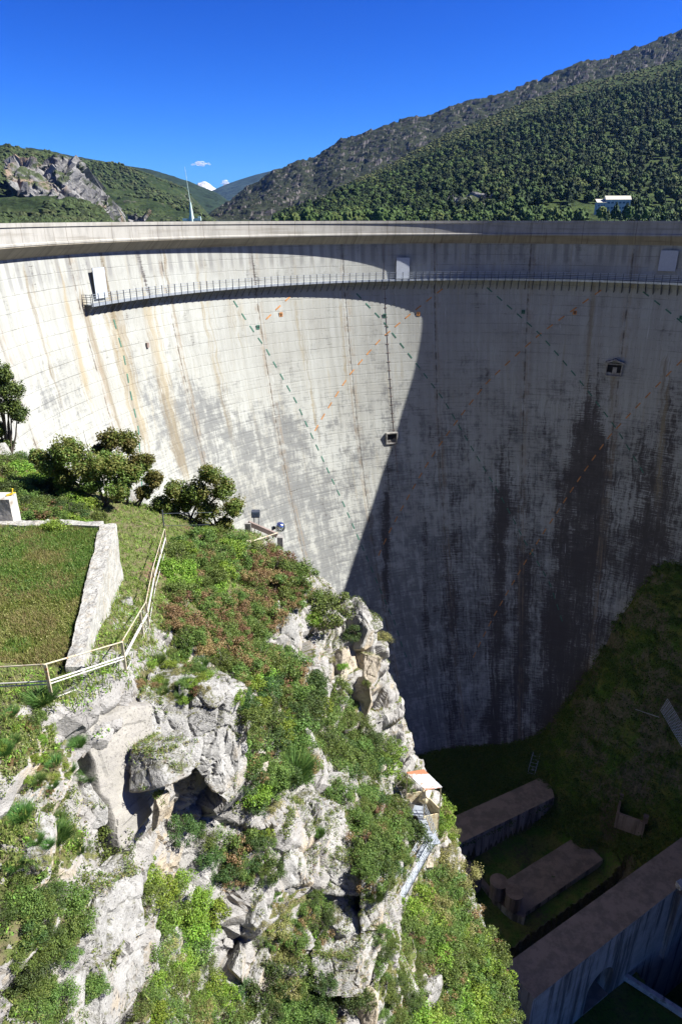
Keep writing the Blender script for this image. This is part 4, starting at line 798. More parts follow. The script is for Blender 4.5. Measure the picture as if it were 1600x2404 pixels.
# clouds
def cloud(px, py, w, h, Y, seed, lab):
    r = np.random.default_rng(seed); import bmesh
    P0 = at_y(px, py, Y); k = Y / FPX; VV, FF, off = [], [], 0
    bm = bmesh.new(); bmesh.ops.create_icosphere(bm, subdivisions=4, radius=1); V0 = np.array([v.co[:] for v in bm.verts]); F0_ = np.array([[v.index for v in f.verts] for f in bm.faces]); bm.free()
    for i in range(12):
        c_ = np.array([r.uniform(-.5, .5) * w * k, r.uniform(-.3, .3) * w * k, r.uniform(-.3, .45) * h * k]); c_[2] *= 1 - abs(c_[0]) / (w * k * .7); rr = h * k * r.uniform(.22, .42) * (1 - abs(c_[0]) / (w * k * .62) * .7)
        Q = V0 * rr * np.array([1.5, 1, .7]); Q = Q * (1 + .35 * fbm(Q / (h * k) * 4 + i * 9, 1., 3, seed)[:, None]) + c_ + P0; VV.append(Q); FF.append(F0_ + off); off += len(V0)
    o = link('cloud', mesh_np('cloud', np.concatenate(VV), np.concatenate(FF), True), M['cloud']); tag(o, lab, 'cloud')
t = NT('cloud_vapour'); d_ = t.n('ShaderNodeBsdfDiffuse'); d_.inputs[0].default_value = (.9, .9, .92, 1); tl = t.n('ShaderNodeBsdfTranslucent'); tl.inputs[0].default_value = (.9, .9, .92, 1); tp = t.n('ShaderNodeBsdfTransparent')
lw = t.n('ShaderNodeLayerWeight'); lw.inputs[0].default_value = .35; m1 = t.n('ShaderNodeMixShader'); m1.inputs[0].default_value = .5; t.l(d_.outputs[0], m1.inputs[1]); t.l(tl.outputs[0], m1.inputs[2])
m2 = t.n('ShaderNodeMixShader'); t.l(t.math('MAXIMUM', t.ss(lw.outputs['Facing'], .05, .65), .70), m2.inputs[0]); t.l(m1.outputs[0], m2.inputs[1]); t.l(tp.outputs[0], m2.inputs[2]); t.l(m2.outputs[0], t.out.inputs[0]); M['cloud'] = t.m
cloud(472, 386, 38, 13, 16500, 2, 'small white cloud alone in the sky left of centre'); cloud(529, 431, 17, 13, 16300, 5, 'tiny white cloud just above the saddle beside the snowy peak')

# ------------------------------------------------------------------ gorge structures (all in shade)
def wall_mesh(top, zb, thick_pts=None):
    """solid from a top polygon (list of xy), top z list, bottom z"""
    n = len(top); b = MB(); vs = [tuple(p) for p in top] + [(p[0], p[1], zb) for p in top]
    b.add(vs, [tuple(range(n)), tuple(range(2 * n - 1, n - 1, -1))] + [(i, (i + 1) % n + 0, (i + 1) % n + n, i + n)[::-1] for i in range(n)]); return b
def shade_conc(name, col, dirt):
    t = NT(name); p = t.pos(); a = t.noise(t.map(p, (.9, .9, .06)), 1.0, 6, .65); b_ = t.noise(p, .5, 6, .7); g = t.n('ShaderNodeNewGeometry'); x = t.n('ShaderNodeSeparateXYZ'); t.l(g.outputs['Normal'], x.inputs[0])
    c = t.mix(t.ss(b_, .35, .65), col, tuple(k * .75 for k in col)); side = t.ss(x.outputs[2], .5, .2); c = t.mix(t.mul(t.mul(t.ss(a, .45, .62), side), .85), c, dirt)
    top_ = t.ss(x.outputs[2], .7, .9); c = t.mix(t.mul(top_, .8), c, t.mix(t.ss(b_, .4, .6), (.25, .18, .115), (.15, .11, .07)))
    return t.surf(c, .95, 0, t.bump(b_, .5, .1), .1)
M['gconc'] = shade_conc('gorge_concrete', (.48, .43, .37), (.09, .08, .07))
o = wall_mesh([(16.5, 81.3, -89.4), (16.5, 76.0, -89.4), (35.6, 85.9, -89.0), (36.2, 91.2, -89.0)][::-1], -96).build('weir_wall', M['gconc']); tag(o, 'low concrete cross wall with flat brown top below the grassy dam foot', 'wall')
o = MB().beam((15.8, 93.6, -89.6), (17.6, 81.6, -89.2), .5, .7).build('kerb_strip', M['conc_brown']); tag(o, 'narrow concrete kerb along the left edge of the grass at the dam foot', 'kerb')
b = MB(); b.beam((36.5, 101, -87.6), (34.5, 94.5, -88.6), .5, .6); b.beam((34.5, 94.5, -88.6), (33.6, 91.8, -89.0), .5, .5); o = b.build('stone_gutter', M['conc_pale']); tag(o, 'pale gutter running down from the dam foot to the small metal steps', 'gutter')
b = MB()
for i in range(6): b.bar((32.6 + i * .25, 91.4 + i * .5, -89.0 + i * .3), (33.7 + i * .25, 91.0 + i * .5, -89.0 + i * .3), .05)
for dx in (0, 1.1):
    b.bar((32.6 + dx, 91.4 - dx * .36, -88.2), (33.9 + dx, 93.9 - dx * .36, -86.7), .05); b.bar((32.6 + dx, 91.4 - dx * .36, -89.3), (32.6 + dx, 91.4 - dx * .36, -88.2), .05); b.bar((33.9 + dx, 93.9 - dx * .36, -87.7), (33.9 + dx, 93.9 - dx * .36, -86.7), .05)
o = b.build('metal_steps', M['galv']); tag(o, 'small pale metal steps with rails at the end of the low wall', 'steps')
# lower terrace wall and deck
P1, P2 = at_z(1225, 2152, -95), at_z(1412, 2028, -95); nW = np.array([.53, -.85]); 
A = P1[:2]; B_ = P2[:2]; bk = -nW * 5.5
o = wall_mesh([(A[0], A[1], -94.6), (B_[0], B_[1], -94.0), (B_[0] + bk[0] * .9, B_[1] + bk[1] * .9, -93.4), (A[0] + bk[0], A[1] + bk[1], -94.6)], -103).build('basin_wall', M['gconc']); tag(o, 'dark stained basin wall with gravelly flat top across the channel', 'wall')
# curved wing wall going left
pts_ = [at_z(x_, y_, -93.8) for x_, y_ in ((1232, 2150), (1205, 2138), (1178, 2118), (1150, 2092), (1128, 2066), (1112, 2040), (1085, 2010), (1060, 1990))]
b = MB()
for p_, q_ in zip(pts_[:-1], pts_[1:]):
    p2, q2 = np.array(p_), np.array(q_); d_ = (q2 - p2)[:2]; d_ /= np.linalg.norm(d_); nn = np.array([-d_[1], d_[0]]) * .45
    b.hexa([(p2[0] - nn[0], p2[1] - nn[1], -104), (q2[0] - nn[0], q2[1] - nn[1], -104), (q2[0] + nn[0], q2[1] + nn[1], -104), (p2[0] + nn[0], p2[1] + nn[1], -104), (p2[0] - nn[0], p2[1] - nn[1], -93.8), (q2[0] - nn[0], q2[1] - nn[1], -93.8), (q2[0] + nn[0], q2[1] + nn[1], -93.8), (p2[0] + nn[0], p2[1] + nn[1], -93.8)])
o = b.build('curved_wall', M['gconc']); tag(o, 'curved concrete wing wall behind the round piers', 'wall')
M['pier'] = shade_conc('pier_concrete', (.36, .30, .26), (.12, .10, .08))
for px_, py_, lab in ((1170, 2070, 'middle of three round concrete piers in the shaded gorge'), (1207, 2095, 'right of the three round concrete piers, nearest the basin wall'), (1112, 2050, 'left of the three round concrete piers, half hidden by the cliff bushes')):
    P_ = at_z(px_, py_, -90.6); e = empty('round_pier', (P_[0], P_[1], -97)); tag(e, lab, 'pier', 'round piers in the gorge')
    MB().bar((0, 0, 0), (0, 0, 3.6), .75, 16).build('shaft', M['pier'], e); MB().bar((0, 0, 3.6), (0, 0, 6.4), 1.2, 24).build('drum', M['pier'], e); MB().bar((0, 0, 6.4), (0, 0, 6.55), 1.32, 24).build('cap', M['pier'], e)
# the big cross wall with an arch
def pw(s_, w_, z_): a_ = np.array([19.6, 53.5]) + np.array([.85, .527]) * s_ + np.array([.527, -.85]) * w_; return (a_[0], a_[1], z_)
bw = empty('cross_wall', pw(20, 2, -110)); tag(bw, 'long massive concrete cross wall with broad brown top and an arched opening', 'wall')
def bwl(o): under(o, bw); return o
LW = 62; ac, ar, az0, az1 = 13.4, 2.5, -95.0, -91.0   # arch centre along wall, half width, floor, spring
bwl(MB().hexa([pw(0, 4.62, -82.3), pw(LW, 4.62, -82.3), pw(LW, 0, -82.3), pw(0, 0, -82.3), pw(0, 4.62, -82), pw(LW, 4.62, -82), pw(LW, 0, -82), pw(0, 0, -82)]).build('wall_top', M['gconc']))
bwl(MB().hexa([pw(0, 4.5, -112), pw(ac - ar, 4.5, -112), pw(ac - ar, .1, -112), pw(0, .1, -112), pw(0, 4.5, -82.3), pw(ac - ar, 4.5, -82.3), pw(ac - ar, .1, -82.3), pw(0, .1, -82.3)]).build('left_face', M['gconc']))
bwl(MB().hexa([pw(ac + ar, 4.5, -112), pw(LW, 4.5, -112), pw(LW, .1, -112), pw(ac + ar, .1, -112), pw(ac + ar, 4.5, -82.3), pw(LW, 4.5, -82.3), pw(LW, .1, -82.3), pw(ac + ar, .1, -82.3)]).build('right_face', M['gconc']))
b = MB(); N = 14; arc = [(ac - ar * math.cos(math.pi * i / N), az1 + ar * math.sin(math.pi * i / N) * 1.15) for i in range(N + 1)]
for (s0, h0), (s1_, h1) in zip(arc[:-1], arc[1:]): b.hexa([pw(s0, 4.5, h0), pw(s1_, 4.5, h1), pw(s1_, .1, h1), pw(s0, .1, h0), pw(s0, 4.5, -82.3), pw(s1_, 4.5, -82.3), pw(s1_, .1, -82.3), pw(s0, .1, -82.3)])
b.hexa([pw(ac - ar, 4.5, -112), pw(ac + ar, 4.5, -112), pw(ac + ar, .1, -112), pw(ac - ar, .1, -112), pw(ac - ar, 4.5, az0), pw(ac + ar, 4.5, az0), pw(ac + ar, .1, az0), pw(ac - ar, .1, az0)])
bwl(b.build('arch', M['gconc'])); bwl(MB().hexa([pw(ac - ar, .9, az0), pw(ac + ar, .9, az0), pw(ac + ar, .5, az0), pw(ac - ar, .5, az0), pw(ac - ar, .9, -87.6), pw(ac + ar, .9, -87.6), pw(ac + ar, .5, -87.6), pw(ac - ar, .5, -87.6)]).build('arch_back', M['conc_pale']))
b = MB(); b.hexa([pw(27, 5.2, -96), pw(27.9, 5.2, -96), pw(27.9, 4.4, -96), pw(27, 4.4, -96), pw(27, 5.2, -83), pw(27.9, 5.2, -83), pw(27.9, 4.4, -83), pw(27, 4.4, -83)]); bwl(b.build('pilaster', M['gconc']))
bwl(MB().hexa([pw(-9, 1.6, -112), pw(0, 1.6, -112), pw(0, .2, -112), pw(-9, .2, -112), pw(-9, 1.6, -84), pw(0, 1.6, -84), pw(0, .2, -84), pw(-9, .2, -84)]).build('end_wing', M['gconc']))
o = MB().hexa([pw(26.6, 5.1, -82), pw(27.7, 5.1, -82), pw(27.7, 4.3, -82), pw(26.6, 4.3, -82), pw(26.6, 5.1, -81.3), pw(27.7, 5.1, -81.5), pw(27.7, 4.3, -81.2), pw(26.6, 4.3, -81.0)]).build('junction_box', M['conc_pale']); tag(o, 'small pale box on the lower edge of the big cross wall', 'box')
b = MB()
for s_ in (28.8, 29.7): b.bar(pw(s_, 4.2, -82), pw(s_, 4.2, -80.9), .05); b.bar(pw(s_, 4.2, -80.9), pw(s_, 5.3, -80.9), .05); b.bar(pw(s_, 5.3, -80.9), pw(s_, 5.3, -85), .05)
for z_ in np.arange(-85, -81, .5): b.bar(pw(28.8, 5.3, z_), pw(29.7, 5.3, z_), .035)
tag(b.build('wall_ladder', M['galv']), 'thin metal ladder hooked over the edge of the big cross wall', 'ladder')
for i, s_ in enumerate((32.5, 36.2, 39.8)): tag(MB().bar(pw(s_, 4.2, -82), pw(s_ + .1, 4.3, -80.6), .06).build('rail_stub', M['yellow_rail']), ['lone yellowish post on the big cross wall nearest the ladder', 'middle of the three lone yellowish posts on the cross wall edge', 'lone yellowish post on the cross wall farthest from the ladder'][i], 'post')
Pq, Pr, Pt = at_z(1462, 2290, -94.2), at_z(1470, 2262, -94.2), at_z(1620, 2392, -94.2)
tag(MB().beam(tuple(Pq), tuple(Pt), .6, .9).build('low_parapet', M['conc_pale']), 'low pale concrete parapet leading away from the cross wall at lower right', 'parapet')
# ruined block on the slope, net
Pb = ground2(1478, 1925) or Vector(at(1478, 1925, 96)); e = empty('concrete_basin', tuple(Pb), R_(-28)); tag(e, 'small ruined open concrete chamber on the dark green right slope', 'chamber')
b = MB(); b.box((0, -1.6, .6), (4.2, .4, 3.0)); b.box((-1.95, 0, .6), (.35, 2.8, 3.0)); b.box((1.95, .2, .2), (.35, 3.0, 2.4)); b.build('chamber_wall', M['pier'], e); MB().box((2.0, -1.5, 2.7), (.7, .7, 1.3)).build('stub_post', M['conc_brown'], e); MB().box((-1.9, 1.5, 2.5), (.5, .5, 1.2)).build('stub_post', M['conc_brown'], e)
net = [at(1546, 1682, 106), at(1562, 1655, 106.5), at(1640, 1790, 103.5), at(1600, 1775, 104.5)]; b = MB(); net = [Vector(n_) + Vector((0, 0, 1.2)) for n_ in net]
A_n, B_n, C_n, D_n = net
for i in range(19):
    t_ = i / 18; b.bar(A_n.lerp(D_n, t_), B_n.lerp(C_n, t_), .035, 4); 
for i in range(9):
    t_ = i / 8; b.bar(A_n.lerp(B_n, t_), D_n.lerp(C_n, t_), .035, 4)
tag(b.build('rockfall_net', M['galv']), 'grey rockfall net stretched on the right slope at the photo edge', 'net')
tag(MB().bar(at(1490, 1665, 108.5), at(1546, 1684, 105.5), .04).build('anchor_cable', M['galv']), 'thin cable leading left from the rockfall net', 'cable')

# ------------------------------------------------------------------ retaining wall, pillar, lamps by the path
def rough_block(name, corners, zb, mat, seed, step=.22, amp=.05, parent=None):
    """wall from two top edges (outer, inner polylines), roughened"""
    import bmesh
    b = MB(); vs = [tuple(c) for c in corners] + [(c[0], c[1], zb) for c in corners]; n = len(corners)
    b.add(vs, [tuple(range(n)), tuple(range(2 * n - 1, n - 1, -1))] + [(i + n, (i + 1) % n + n, (i + 1) % n, i) for i in range(n)])
    me = bpy.data.meshes.new(name); me.from_pydata(b.v, [], b.f); bm = bmesh.new(); bm.from_mesh(me); bmesh.ops.recalc_face_normals(bm, faces=bm.faces); bmesh.ops.triangulate(bm, faces=bm.faces)
    for _ in range(7):
        le = [e_ for e_ in bm.edges if e_.calc_length() > step]
        if not le: break
        bmesh.ops.subdivide_edges(bm, edges=le, cuts=1); bmesh.ops.triangulate(bm, faces=[f for f in bm.faces if len(f.verts) > 3])
    bm.normal_update(); C_ = np.array([v.co[:] for v in bm.verts]); Nn = np.array([v.normal[:] for v in bm.verts]); C_ = C_ + Nn * (fbm(C_, 1.6, 5, seed) * amp * 1.5 + fbm(C_, 8, 2, seed + 3) * amp * .5)[:, None]
    for v, c in zip(bm.verts, C_): v.co = c
    bm.to_mesh(me); bm.free(); return link(name, me, mat, parent)
t = NT('old_wall'); p = t.pos(); g = t.n('ShaderNodeNewGeometry'); x = t.n('ShaderNodeSeparateXYZ'); t.l(g.outputs['Normal'], x.inputs[0]); n = t.noise(p, 2.5, 6, .7); n2 = t.noise(p, 14, 5, .75); n3 = t.noise(t.map(p, (3, 3, .7)), 2.0, 5, .6)
c = t.mix(t.ss(n, .35, .65), (.37, .365, .33), (.27, .27, .245)); c = t.mix(t.mul(t.ss(n3, .5, .66), .5), c, (.31, .26, .18)); up_ = t.ss(x.outputs[2], .4, .8)
c = t.mix(t.mul(t.ss(n2, .5, .62), t.add(t.mul(up_, .55), .35)), c, (.14, .13, .12)); c = t.mix(t.mul(t.ss(n, .55, .7), t.mul(up_, .8)), c, (.10, .095, .085)); M['old_wall'] = t.surf(c, .95, 0, t.bump(n2, .8, .04), .1)
za = -10.95; w1 = [(-7.15, 15.0, za), (-8.72, 24.3, za), (-9.25, 24.3, za), (-7.62, 15.0, za)]
o = rough_block('retaining_wall', [(-6.88, 15.0, za), (-8.75, 24.2, za), (-9.35, 24.2, za), (-7.3, 15.0, za)], -15.2, M['old_wall'], 3); tag(o, 'weathered leaning concrete retaining wall beside the path, lichen on its top', 'wall')
o = rough_block('rear_wall', [(-9.32, 24.45, za), (-11.6, 24.7, za - .02), (-11.6, 24.25, za - .02), (-9.32, 24.0, za)], -12.4, M['old_wall'], 5); tag(o, 'low concrete wall along the back of the grass terrace, right piece', 'wall')
o = rough_block('rear_wall', [(-11.75, 24.7, za - .1), (-15.5, 25.0, za - .1), (-15.5, 24.5, za - .1), (-11.75, 24.25, za - .1)], -12.4, M['old_wall'], 6); tag(o, 'low broken stone wall along the back of the terrace, piece at the photo edge', 'wall')
P_ = at(26, 1238, 27.5); e = empty('concrete_pillar', (P_[0], P_[1], P_[2] - .3)); tag(e, 'short square concrete pillar at the left edge behind the terrace wall', 'pillar')
o = rough_block('shaft', [(-.33, -.28, 1.62), (.30, -.28, 1.62), (.33, .3, 1.70), (-.3, .3, 1.70)], -.3, M['conc_pale'], 8, .12, .012, e)
b = MB(); b.bar((.1, 0, 1.68), (.3, .05, 1.74), .05); b.bar((.3, .05, 1.74), (.36, .05, 1.95), .03); b.bar((.22, .05, 1.74), (.42, .1, 1.76), .025); b.build('yellow_bracket', plain('yellow_paint', (.75, .52, .04), .5), e)
# lamp platform beside the dam
Pp = at(612, 1250, 43); e = empty('lamp_platform', tuple(Pp)); tag(e, 'rusty steel beam platform on concrete end posts beside the dam', 'platform')
x0 = at(583, 1240, 42.5) - Pp; x1 = at(650, 1262, 43) - Pp
MB().beam(tuple(x0 + [0, 0, .35]), tuple(x1 + [0, 0, .15]), .2, .28).build('beam', M['conc_brown'], e); MB().box(tuple(x0 + [0, 0, -.25]), (.35, .5, 1.3)).build('end_post', M['conc_old'], e); MB().box(tuple(x1 + [.2, 0, -.4]), (.35, .5, 1.0)).build('end_post', M['conc_old'], e)
P_ = at(600, 1206, 43); e = empty('floodlight', (P_[0], P_[1], P_[2] - 1.2)); tag(e, 'boxy dark floodlight on two thin legs against the sunlit dam', 'floodlight')
MB().box((0, 0, 1.2), (.5, .4, .4)).build('housing', M['dark_metal'], e); MB().box((0, -.21, 1.2), (.44, .03, .32)).build('lens', M['glass'], e)
for sx in (-.12, .16): MB().bar((sx, 0, 0), (sx, 0, 1.0), .025).build('leg', M['dark_metal'], e)
P_ = at(657, 1237, 43.5); e = empty('globe_reflector', tuple(P_)); tag(e, 'shiny blue silver globe on a short dark arm beside the platform', 'globe')
import bmesh
bm = bmesh.new(); bmesh.ops.create_uvsphere(bm, u_segments=32, v_segments=20, radius=.33); me = bpy.data.meshes.new('globe'); bm.to_mesh(me); bm.free(); me.polygons.foreach_set('use_smooth', [True] * len(me.polygons)); link('globe', me, M['chrome'], e)
b = MB(); b.bar((-.34, 0, -.05), (-.5, 0, -.1), .12, 12); b.bar((-.5, 0, -.1), (-.48, 0, -.8), .04); b.build('arm', M['dark_metal'], e)
rp = [ground(q[0], q[1] + 6)[0] for q in ((515, 1258), (590, 1276), (652, 1256))]
rp = [Vector(at(a_, b_, d_)) for a_, b_, d_ in ((515, 1262, 40), (588, 1290, 40.5), (652, 1268, 42.5))]
e = empty('rope_fence', tuple(rp[1])); tag(e, 'low yellow rope barrier in the bushes below the floodlight', 'barrier'); MB().bar((0, 0, 0), (0, 0, .6), .05).build('post', M['yellow_rail'], e)
b = MB(); b.bar(rp[0] + Vector((0, 0, .45)) - rp[1], (0, 0, .5), .03); b.bar((0, 0, .5), rp[2] + Vector((0, 0, .5)) - rp[1], .03); b.build('rope', M['yellow_rail'], e)
# thin post with wires at the path's far end
P_ = at(386, 1246, 36.5); e = empty('wire_post', tuple(P_)); tag(e, 'thin dark post with drooping wires at the far end of the path', 'post'); MB().bar((0, 0, -.6), (0, 0, 1.2), .035).build('pole', M['dark_metal'], e)
b = MB(); b.bar((0, 0, 1.0), (2.4, 1.2, .55), .012); b.bar((0, 0, .3), (2.2, 1.0, -.1), .012); b.build('wire', M['dark_metal'], e)
# path handrail
fb = [(-70, 1652), (124, 1646), (297, 1581), (337, 1497), (350, 1472), (365, 1384), (380, 1327), (391, 1286)]; base = []
for q in fb:
    h = ground(*q)[0] if q[0] > 0 else Vector(at(-70, 1655, 16.6)); base.append(h)
f_ = empty('handrail', tuple(base[1])); tag(f_, 'cream painted pipe handrail with rust patches climbing along the rocky path', 'handrail'); Lc = [q - base[1] for q in base]
HH = [1.05, 1.05, 1.05, 1.02, 1.02, 1.0, 1.0, 1.0]
for i, q in enumerate(Lc): MB().beam(q - Vector((0, 0, .15)), q + Vector((0, 0, HH[i])), .07, .05).build('post', M['yellow_rail'], f_)
for fr_, r_, mt in ((1.0, .020, 'yellow_rail'), (.55, .021, 'white_pipe'), (.47, .017, 'white_pipe'), (.07, .016, 'white_pipe')):
    b = MB()
    for i in range(len(Lc) - 1): b.bar(Lc[i] + Vector((0, 0, HH[i] * fr_)), Lc[i + 1] + Vector((0, 0, HH[i + 1] * fr_)), r_, 6)
    b.build('rail', M[mt], f_)

# ------------------------------------------------------------------ shelter and stairs on the cliff
zr = -31.5; rc = [at_z(*q, zr) for q in ((953, 1814), (994, 1807), (1037, 1849), (998, 1857))]; zf = -34.15
cx = sum(r[0] for r in rc) / 4; cy = sum(r[1] for r in rc) / 4; sh = empty('roofed_lookout', (cx, cy, zf)); tag(sh, 'tiny beige lookout with a rusty white tin roof on the cliff edge', 'shelter')
L_ = [Vector((r[0] - cx, r[1] - cy, zr - zf)) for r in rc]
t = NT('rusty_roof'); p = t.obj(); n = t.noise(p, 2.5, 6, .7); n2 = t.noise(p, 9, 5, .7); x = t.n('ShaderNodeSeparateXYZ'); t.l(p, x.inputs[0]); yy = x.outputs[1]
band = t.math('MAXIMUM', t.ss(t.add(yy, t.mul(t.add(n, -.5), .5)), .35, .5), t.mul(t.ss(t.add(yy, t.mul(t.add(n, -.5), .8)), -.55, -.7), t.ss(n2, .4, .5)))
band = t.math('MAXIMUM', band, t.mul(t.ss(n, .56, .6), .8)); M['rust_roof'] = t.surf(t.mix(band, (.55, .57, .60), (.32, .14, .07)), .55, 0, t.bump(n2, .2, .01), .4)
b = MB(); up_ = Vector((0, 0, .05)); b.hexa([L_[3], L_[2], L_[1], L_[0], L_[3] + up_, L_[2] + up_, L_[1] + up_, L_[0] + up_]); b.build('roof', M['rust_roof'], sh)
I_ = [l * .94 for l in L_]
for l in I_: MB().beam((l.x, l.y, -.8), (l.x, l.y, zr - zf - .01), .06, .06).build('post', M['beige_paint'], sh)
def panel(a, b_, z0, z1, nm='side_panel', th=.04):
    d_ = Vector((b_.x - a.x, b_.y - a.y, 0)).normalized(); n_ = Vector((-d_.y, d_.x, 0)) * th / 2
    return MB().hexa([Vector((a.x, a.y, z0)) - n_, Vector((b_.x, b_.y, z0)) - n_, Vector((b_.x, b_.y, z0)) + n_, Vector((a.x, a.y, z0)) + n_, Vector((a.x, a.y, z1)) - n_, Vector((b_.x, b_.y, z1)) - n_, Vector((b_.x, b_.y, z1)) + n_, Vector((a.x, a.y, z1)) + n_]).build(nm, M['beige_paint'], sh)
panel(I_[3], I_[2], -.7, .55); panel(I_[2], I_[1], -.7, .95); panel(I_[1], I_[0], -.7, .95)
MB().hexa([Vector((l.x * 1.0, l.y, -.08)) for l in (I_[3], I_[2], I_[1], I_[0])] + [Vector((l.x, l.y, -.02)) for l in (I_[3], I_[2], I_[1], I_[0])]).build('floor', M['galv'], sh)
b = MB(); b.bar(tuple(I_[3] * .3 + Vector((-.1, -.35, .75))), (.25, .1, 1.75), .28, 20); o = b.build('winch_drum', M['beige_paint'], None, True)
o.location = (cx, cy, zf); tag(o, 'round beige drum standing inside the roofed lookout', 'drum')
gate = empty('heart_gate', (cx - .95, cy - .35, zf)); tag(gate, 'beige notched plate guard standing left of the lookout', 'guard'); b = MB()
b.add([(-.18, 0, .2), (.18, .05, 0), (.42, .1, .95), (.2, .05, 1.0), (.08, .03, 1.22), (-.15, 0, 1.25), (-.28, 0, 1.05)] + [(q[0] + .02, q[1] + .05, q[2]) for q in [(-.18, 0, .2), (.18, .05, 0), (.42, .1, .95), (.2, .05, 1.0), (.08, .03, 1.22), (-.15, 0, 1.25), (-.28, 0, 1.05)]], [tuple(range(7)), tuple(range(13, 6, -1))] + [(i, (i + 1) % 7, (i + 1) % 7 + 7, i + 7) for i in range(7)]); b.build('plate', M['beige_paint'], gate)
# stairs
A_s, B_s, C_s = Vector(at(983, 1905, 42.2)), Vector(at(1010, 1972, 40.6)), Vector(at(924, 2122, 36.6))
st = empty('cliff_staircase', tuple(B_s)); tag(st, 'narrow grey metal staircase with pipe rails clinging to the cliff', 'staircase')
def flight(a, b_, w, n, side=1, skip=()):
    a, b_ = a - B_s, b_ - B_s; d_ = b_ - a; hd = Vector((d_.x, d_.y, 0)).normalized(); sd_ = Vector((-hd.y, hd.x, 0)) * side
    for i in range(n):
        c = a + d_ * ((i + .5) / n); M_ = Matrix((hd, Vector((-hd.y, hd.x, 0)), Vector((0, 0, 1)))).transposed(); MB().box(c, (abs(d_.xy.length) / n * .92, w, .04), M=M_).build('tread', M['galv'], st)
    for k in (-.5, .5): MB().beam(a + sd_ * w * k - Vector((0, 0, .06)), b_ + sd_ * w * k - Vector((0, 0, .06)), .035, .14).build('stringer', M['dark_metal'], st)
    for k in (-.5, .5):
        if k in skip: continue
        for h in (.45, .7, .95): MB().bar(a + sd_ * w * k + Vector((0, 0, h)), b_ + sd_ * w * k + Vector((0, 0, h)), .018).build('rail', M['galv'], st)
        m = 6
        for j in range(m + 1): q = a + d_ * (j / m) + sd_ * w * k; MB().bar(q - Vector((0, 0, .1)), q + Vector((0, 0, .97)), .02).build('rail_post', M['galv'], st)
flight(A_s, B_s, .46, 10, 1, (-.5,)); flight(B_s, C_s, .6, 16, 1)
MB().box((0.02, 0, -.02), (.9, .75, .05), .3).build('landing', M['galv'], st); MB().box(tuple(A_s - B_s + Vector((-.35, .1, 0))), (1.2, .8, .05), -.2).build('landing', M['galv'], st)
pr = [Vector(at(*q)) for q in ((600, 1912, 27), (680, 1863, 29.5), (735, 1838, 31.5), (845, 1826, 36.5), (862, 1832, 37.5), (905, 1862, 39.5), (940, 1898, 41))]
e = empty('cable_rail', tuple(pr[2])); tag(e, 'thin grey pipe rail crossing the rocks towards the lookout', 'rail'); b = MB()
for p_, q_ in zip(pr[:-1], pr[1:]): b.bar(p_ - pr[2], q_ - pr[2], .03)
b.build('pipe', M['galv'], e)
for q in (pr[1], pr[3], pr[5]): MB().bar(q - pr[2] - Vector((0, 0, .8)), q - pr[2] + Vector((0, 0, .05)), .03).build('post', M['galv'], e)

# unseen slope added round the viewpoint to cut sky light in the gorge
n_a = 90; angs = np.radians(np.linspace(118, 268, n_a)); rr = np.array([30., 45, 60, 80, 110, 150]); hz = np.array([-30., -8, 12, 34, 52, 60]); VV = []
for k, (r_, h_) in enumerate(zip(rr, hz)):
    d_ = 1 + .5 * np.clip(np.cos(angs - R_(110)), 0, 1)
    VV.append(np.stack([10 + (r_ * 1.0 + 14) * d_ * np.sin(angs), 28 + (r_ + 14) * d_ * np.cos(angs), np.minimum(h_ + 0 * angs, np.where(angs < R_(150), 22, 60))], -1))
VV = np.stack(VV).reshape(-1, 3); VV += np.stack([fbm(VV, .04, 4, 3), fbm(VV, .04, 4, 4), fbm(VV, .04, 4, 5)], -1) * 9
tag(link('sky_block_slope', mesh_np('sky_block_slope', VV, grid_faces(6, n_a)), M['forest_floor']), kind='structure')

# ------------------------------------------------------------------ boulders
ROCKS = []
def keep(o):
    me = o.data; V_ = np.empty(len(me.vertices) * 3); me.vertices.foreach_get('co', V_); V_ = V_.reshape(-1, 3); M_ = np.array(Matrix.LocRotScale(o.location, o.rotation_euler, None)); V_ = V_ @ M_[:3, :3].T + M_[:3, 3]; F_ = [tuple(p.vertices) for p in me.polygons]; ROCKS.append((V_, F_)); return o
def rock_mesh(seed, dims, cuts=14, sub=5, rough=.05):
    r = np.random.default_rng(seed); bm = bmesh.new(); bmesh.ops.create_icosphere(bm, subdivisions=sub, radius=1); V = np.array([v.co[:] for v in bm.verts]); Fc = np.array([[v.index for v in f.verts] for f in bm.faces]); bm.free()
    V = V / (np.abs(V).max(1, keepdims=True) ** .7) * 1.08; V = V @ np.linalg.qr(r.normal(0, .12, (3, 3)) + np.eye(3))[0]
    for i in range(cuts):
        n_ = r.normal(0, 1, 3); n_ /= np.linalg.norm(n_); d_ = r.uniform(.50, .86); k = V @ n_ - d_; V = V - np.clip(k, 0, None)[:, None] * n_ * .97
    D = np.array(dims) / 2; V = V * D; m = float(np.mean(D))
    f, e = facet(V + seed, 1.5 / m, seed); g, h = facet(V + seed, 5 / m, seed + 5)
    nn = V / (np.linalg.norm(V, axis=1, keepdims=True) + 1e-6)
    V = V + nn * ((f * .05 - np.clip(.07 - e, 0, 1) * .8) * m * 1.0 + g * .012 * m + fbm(V + seed, 2.5 / m, 6, seed, .6) * rough * 1.5 * m)[:, None]
    return mesh_np('boulder', V, Fc, False)
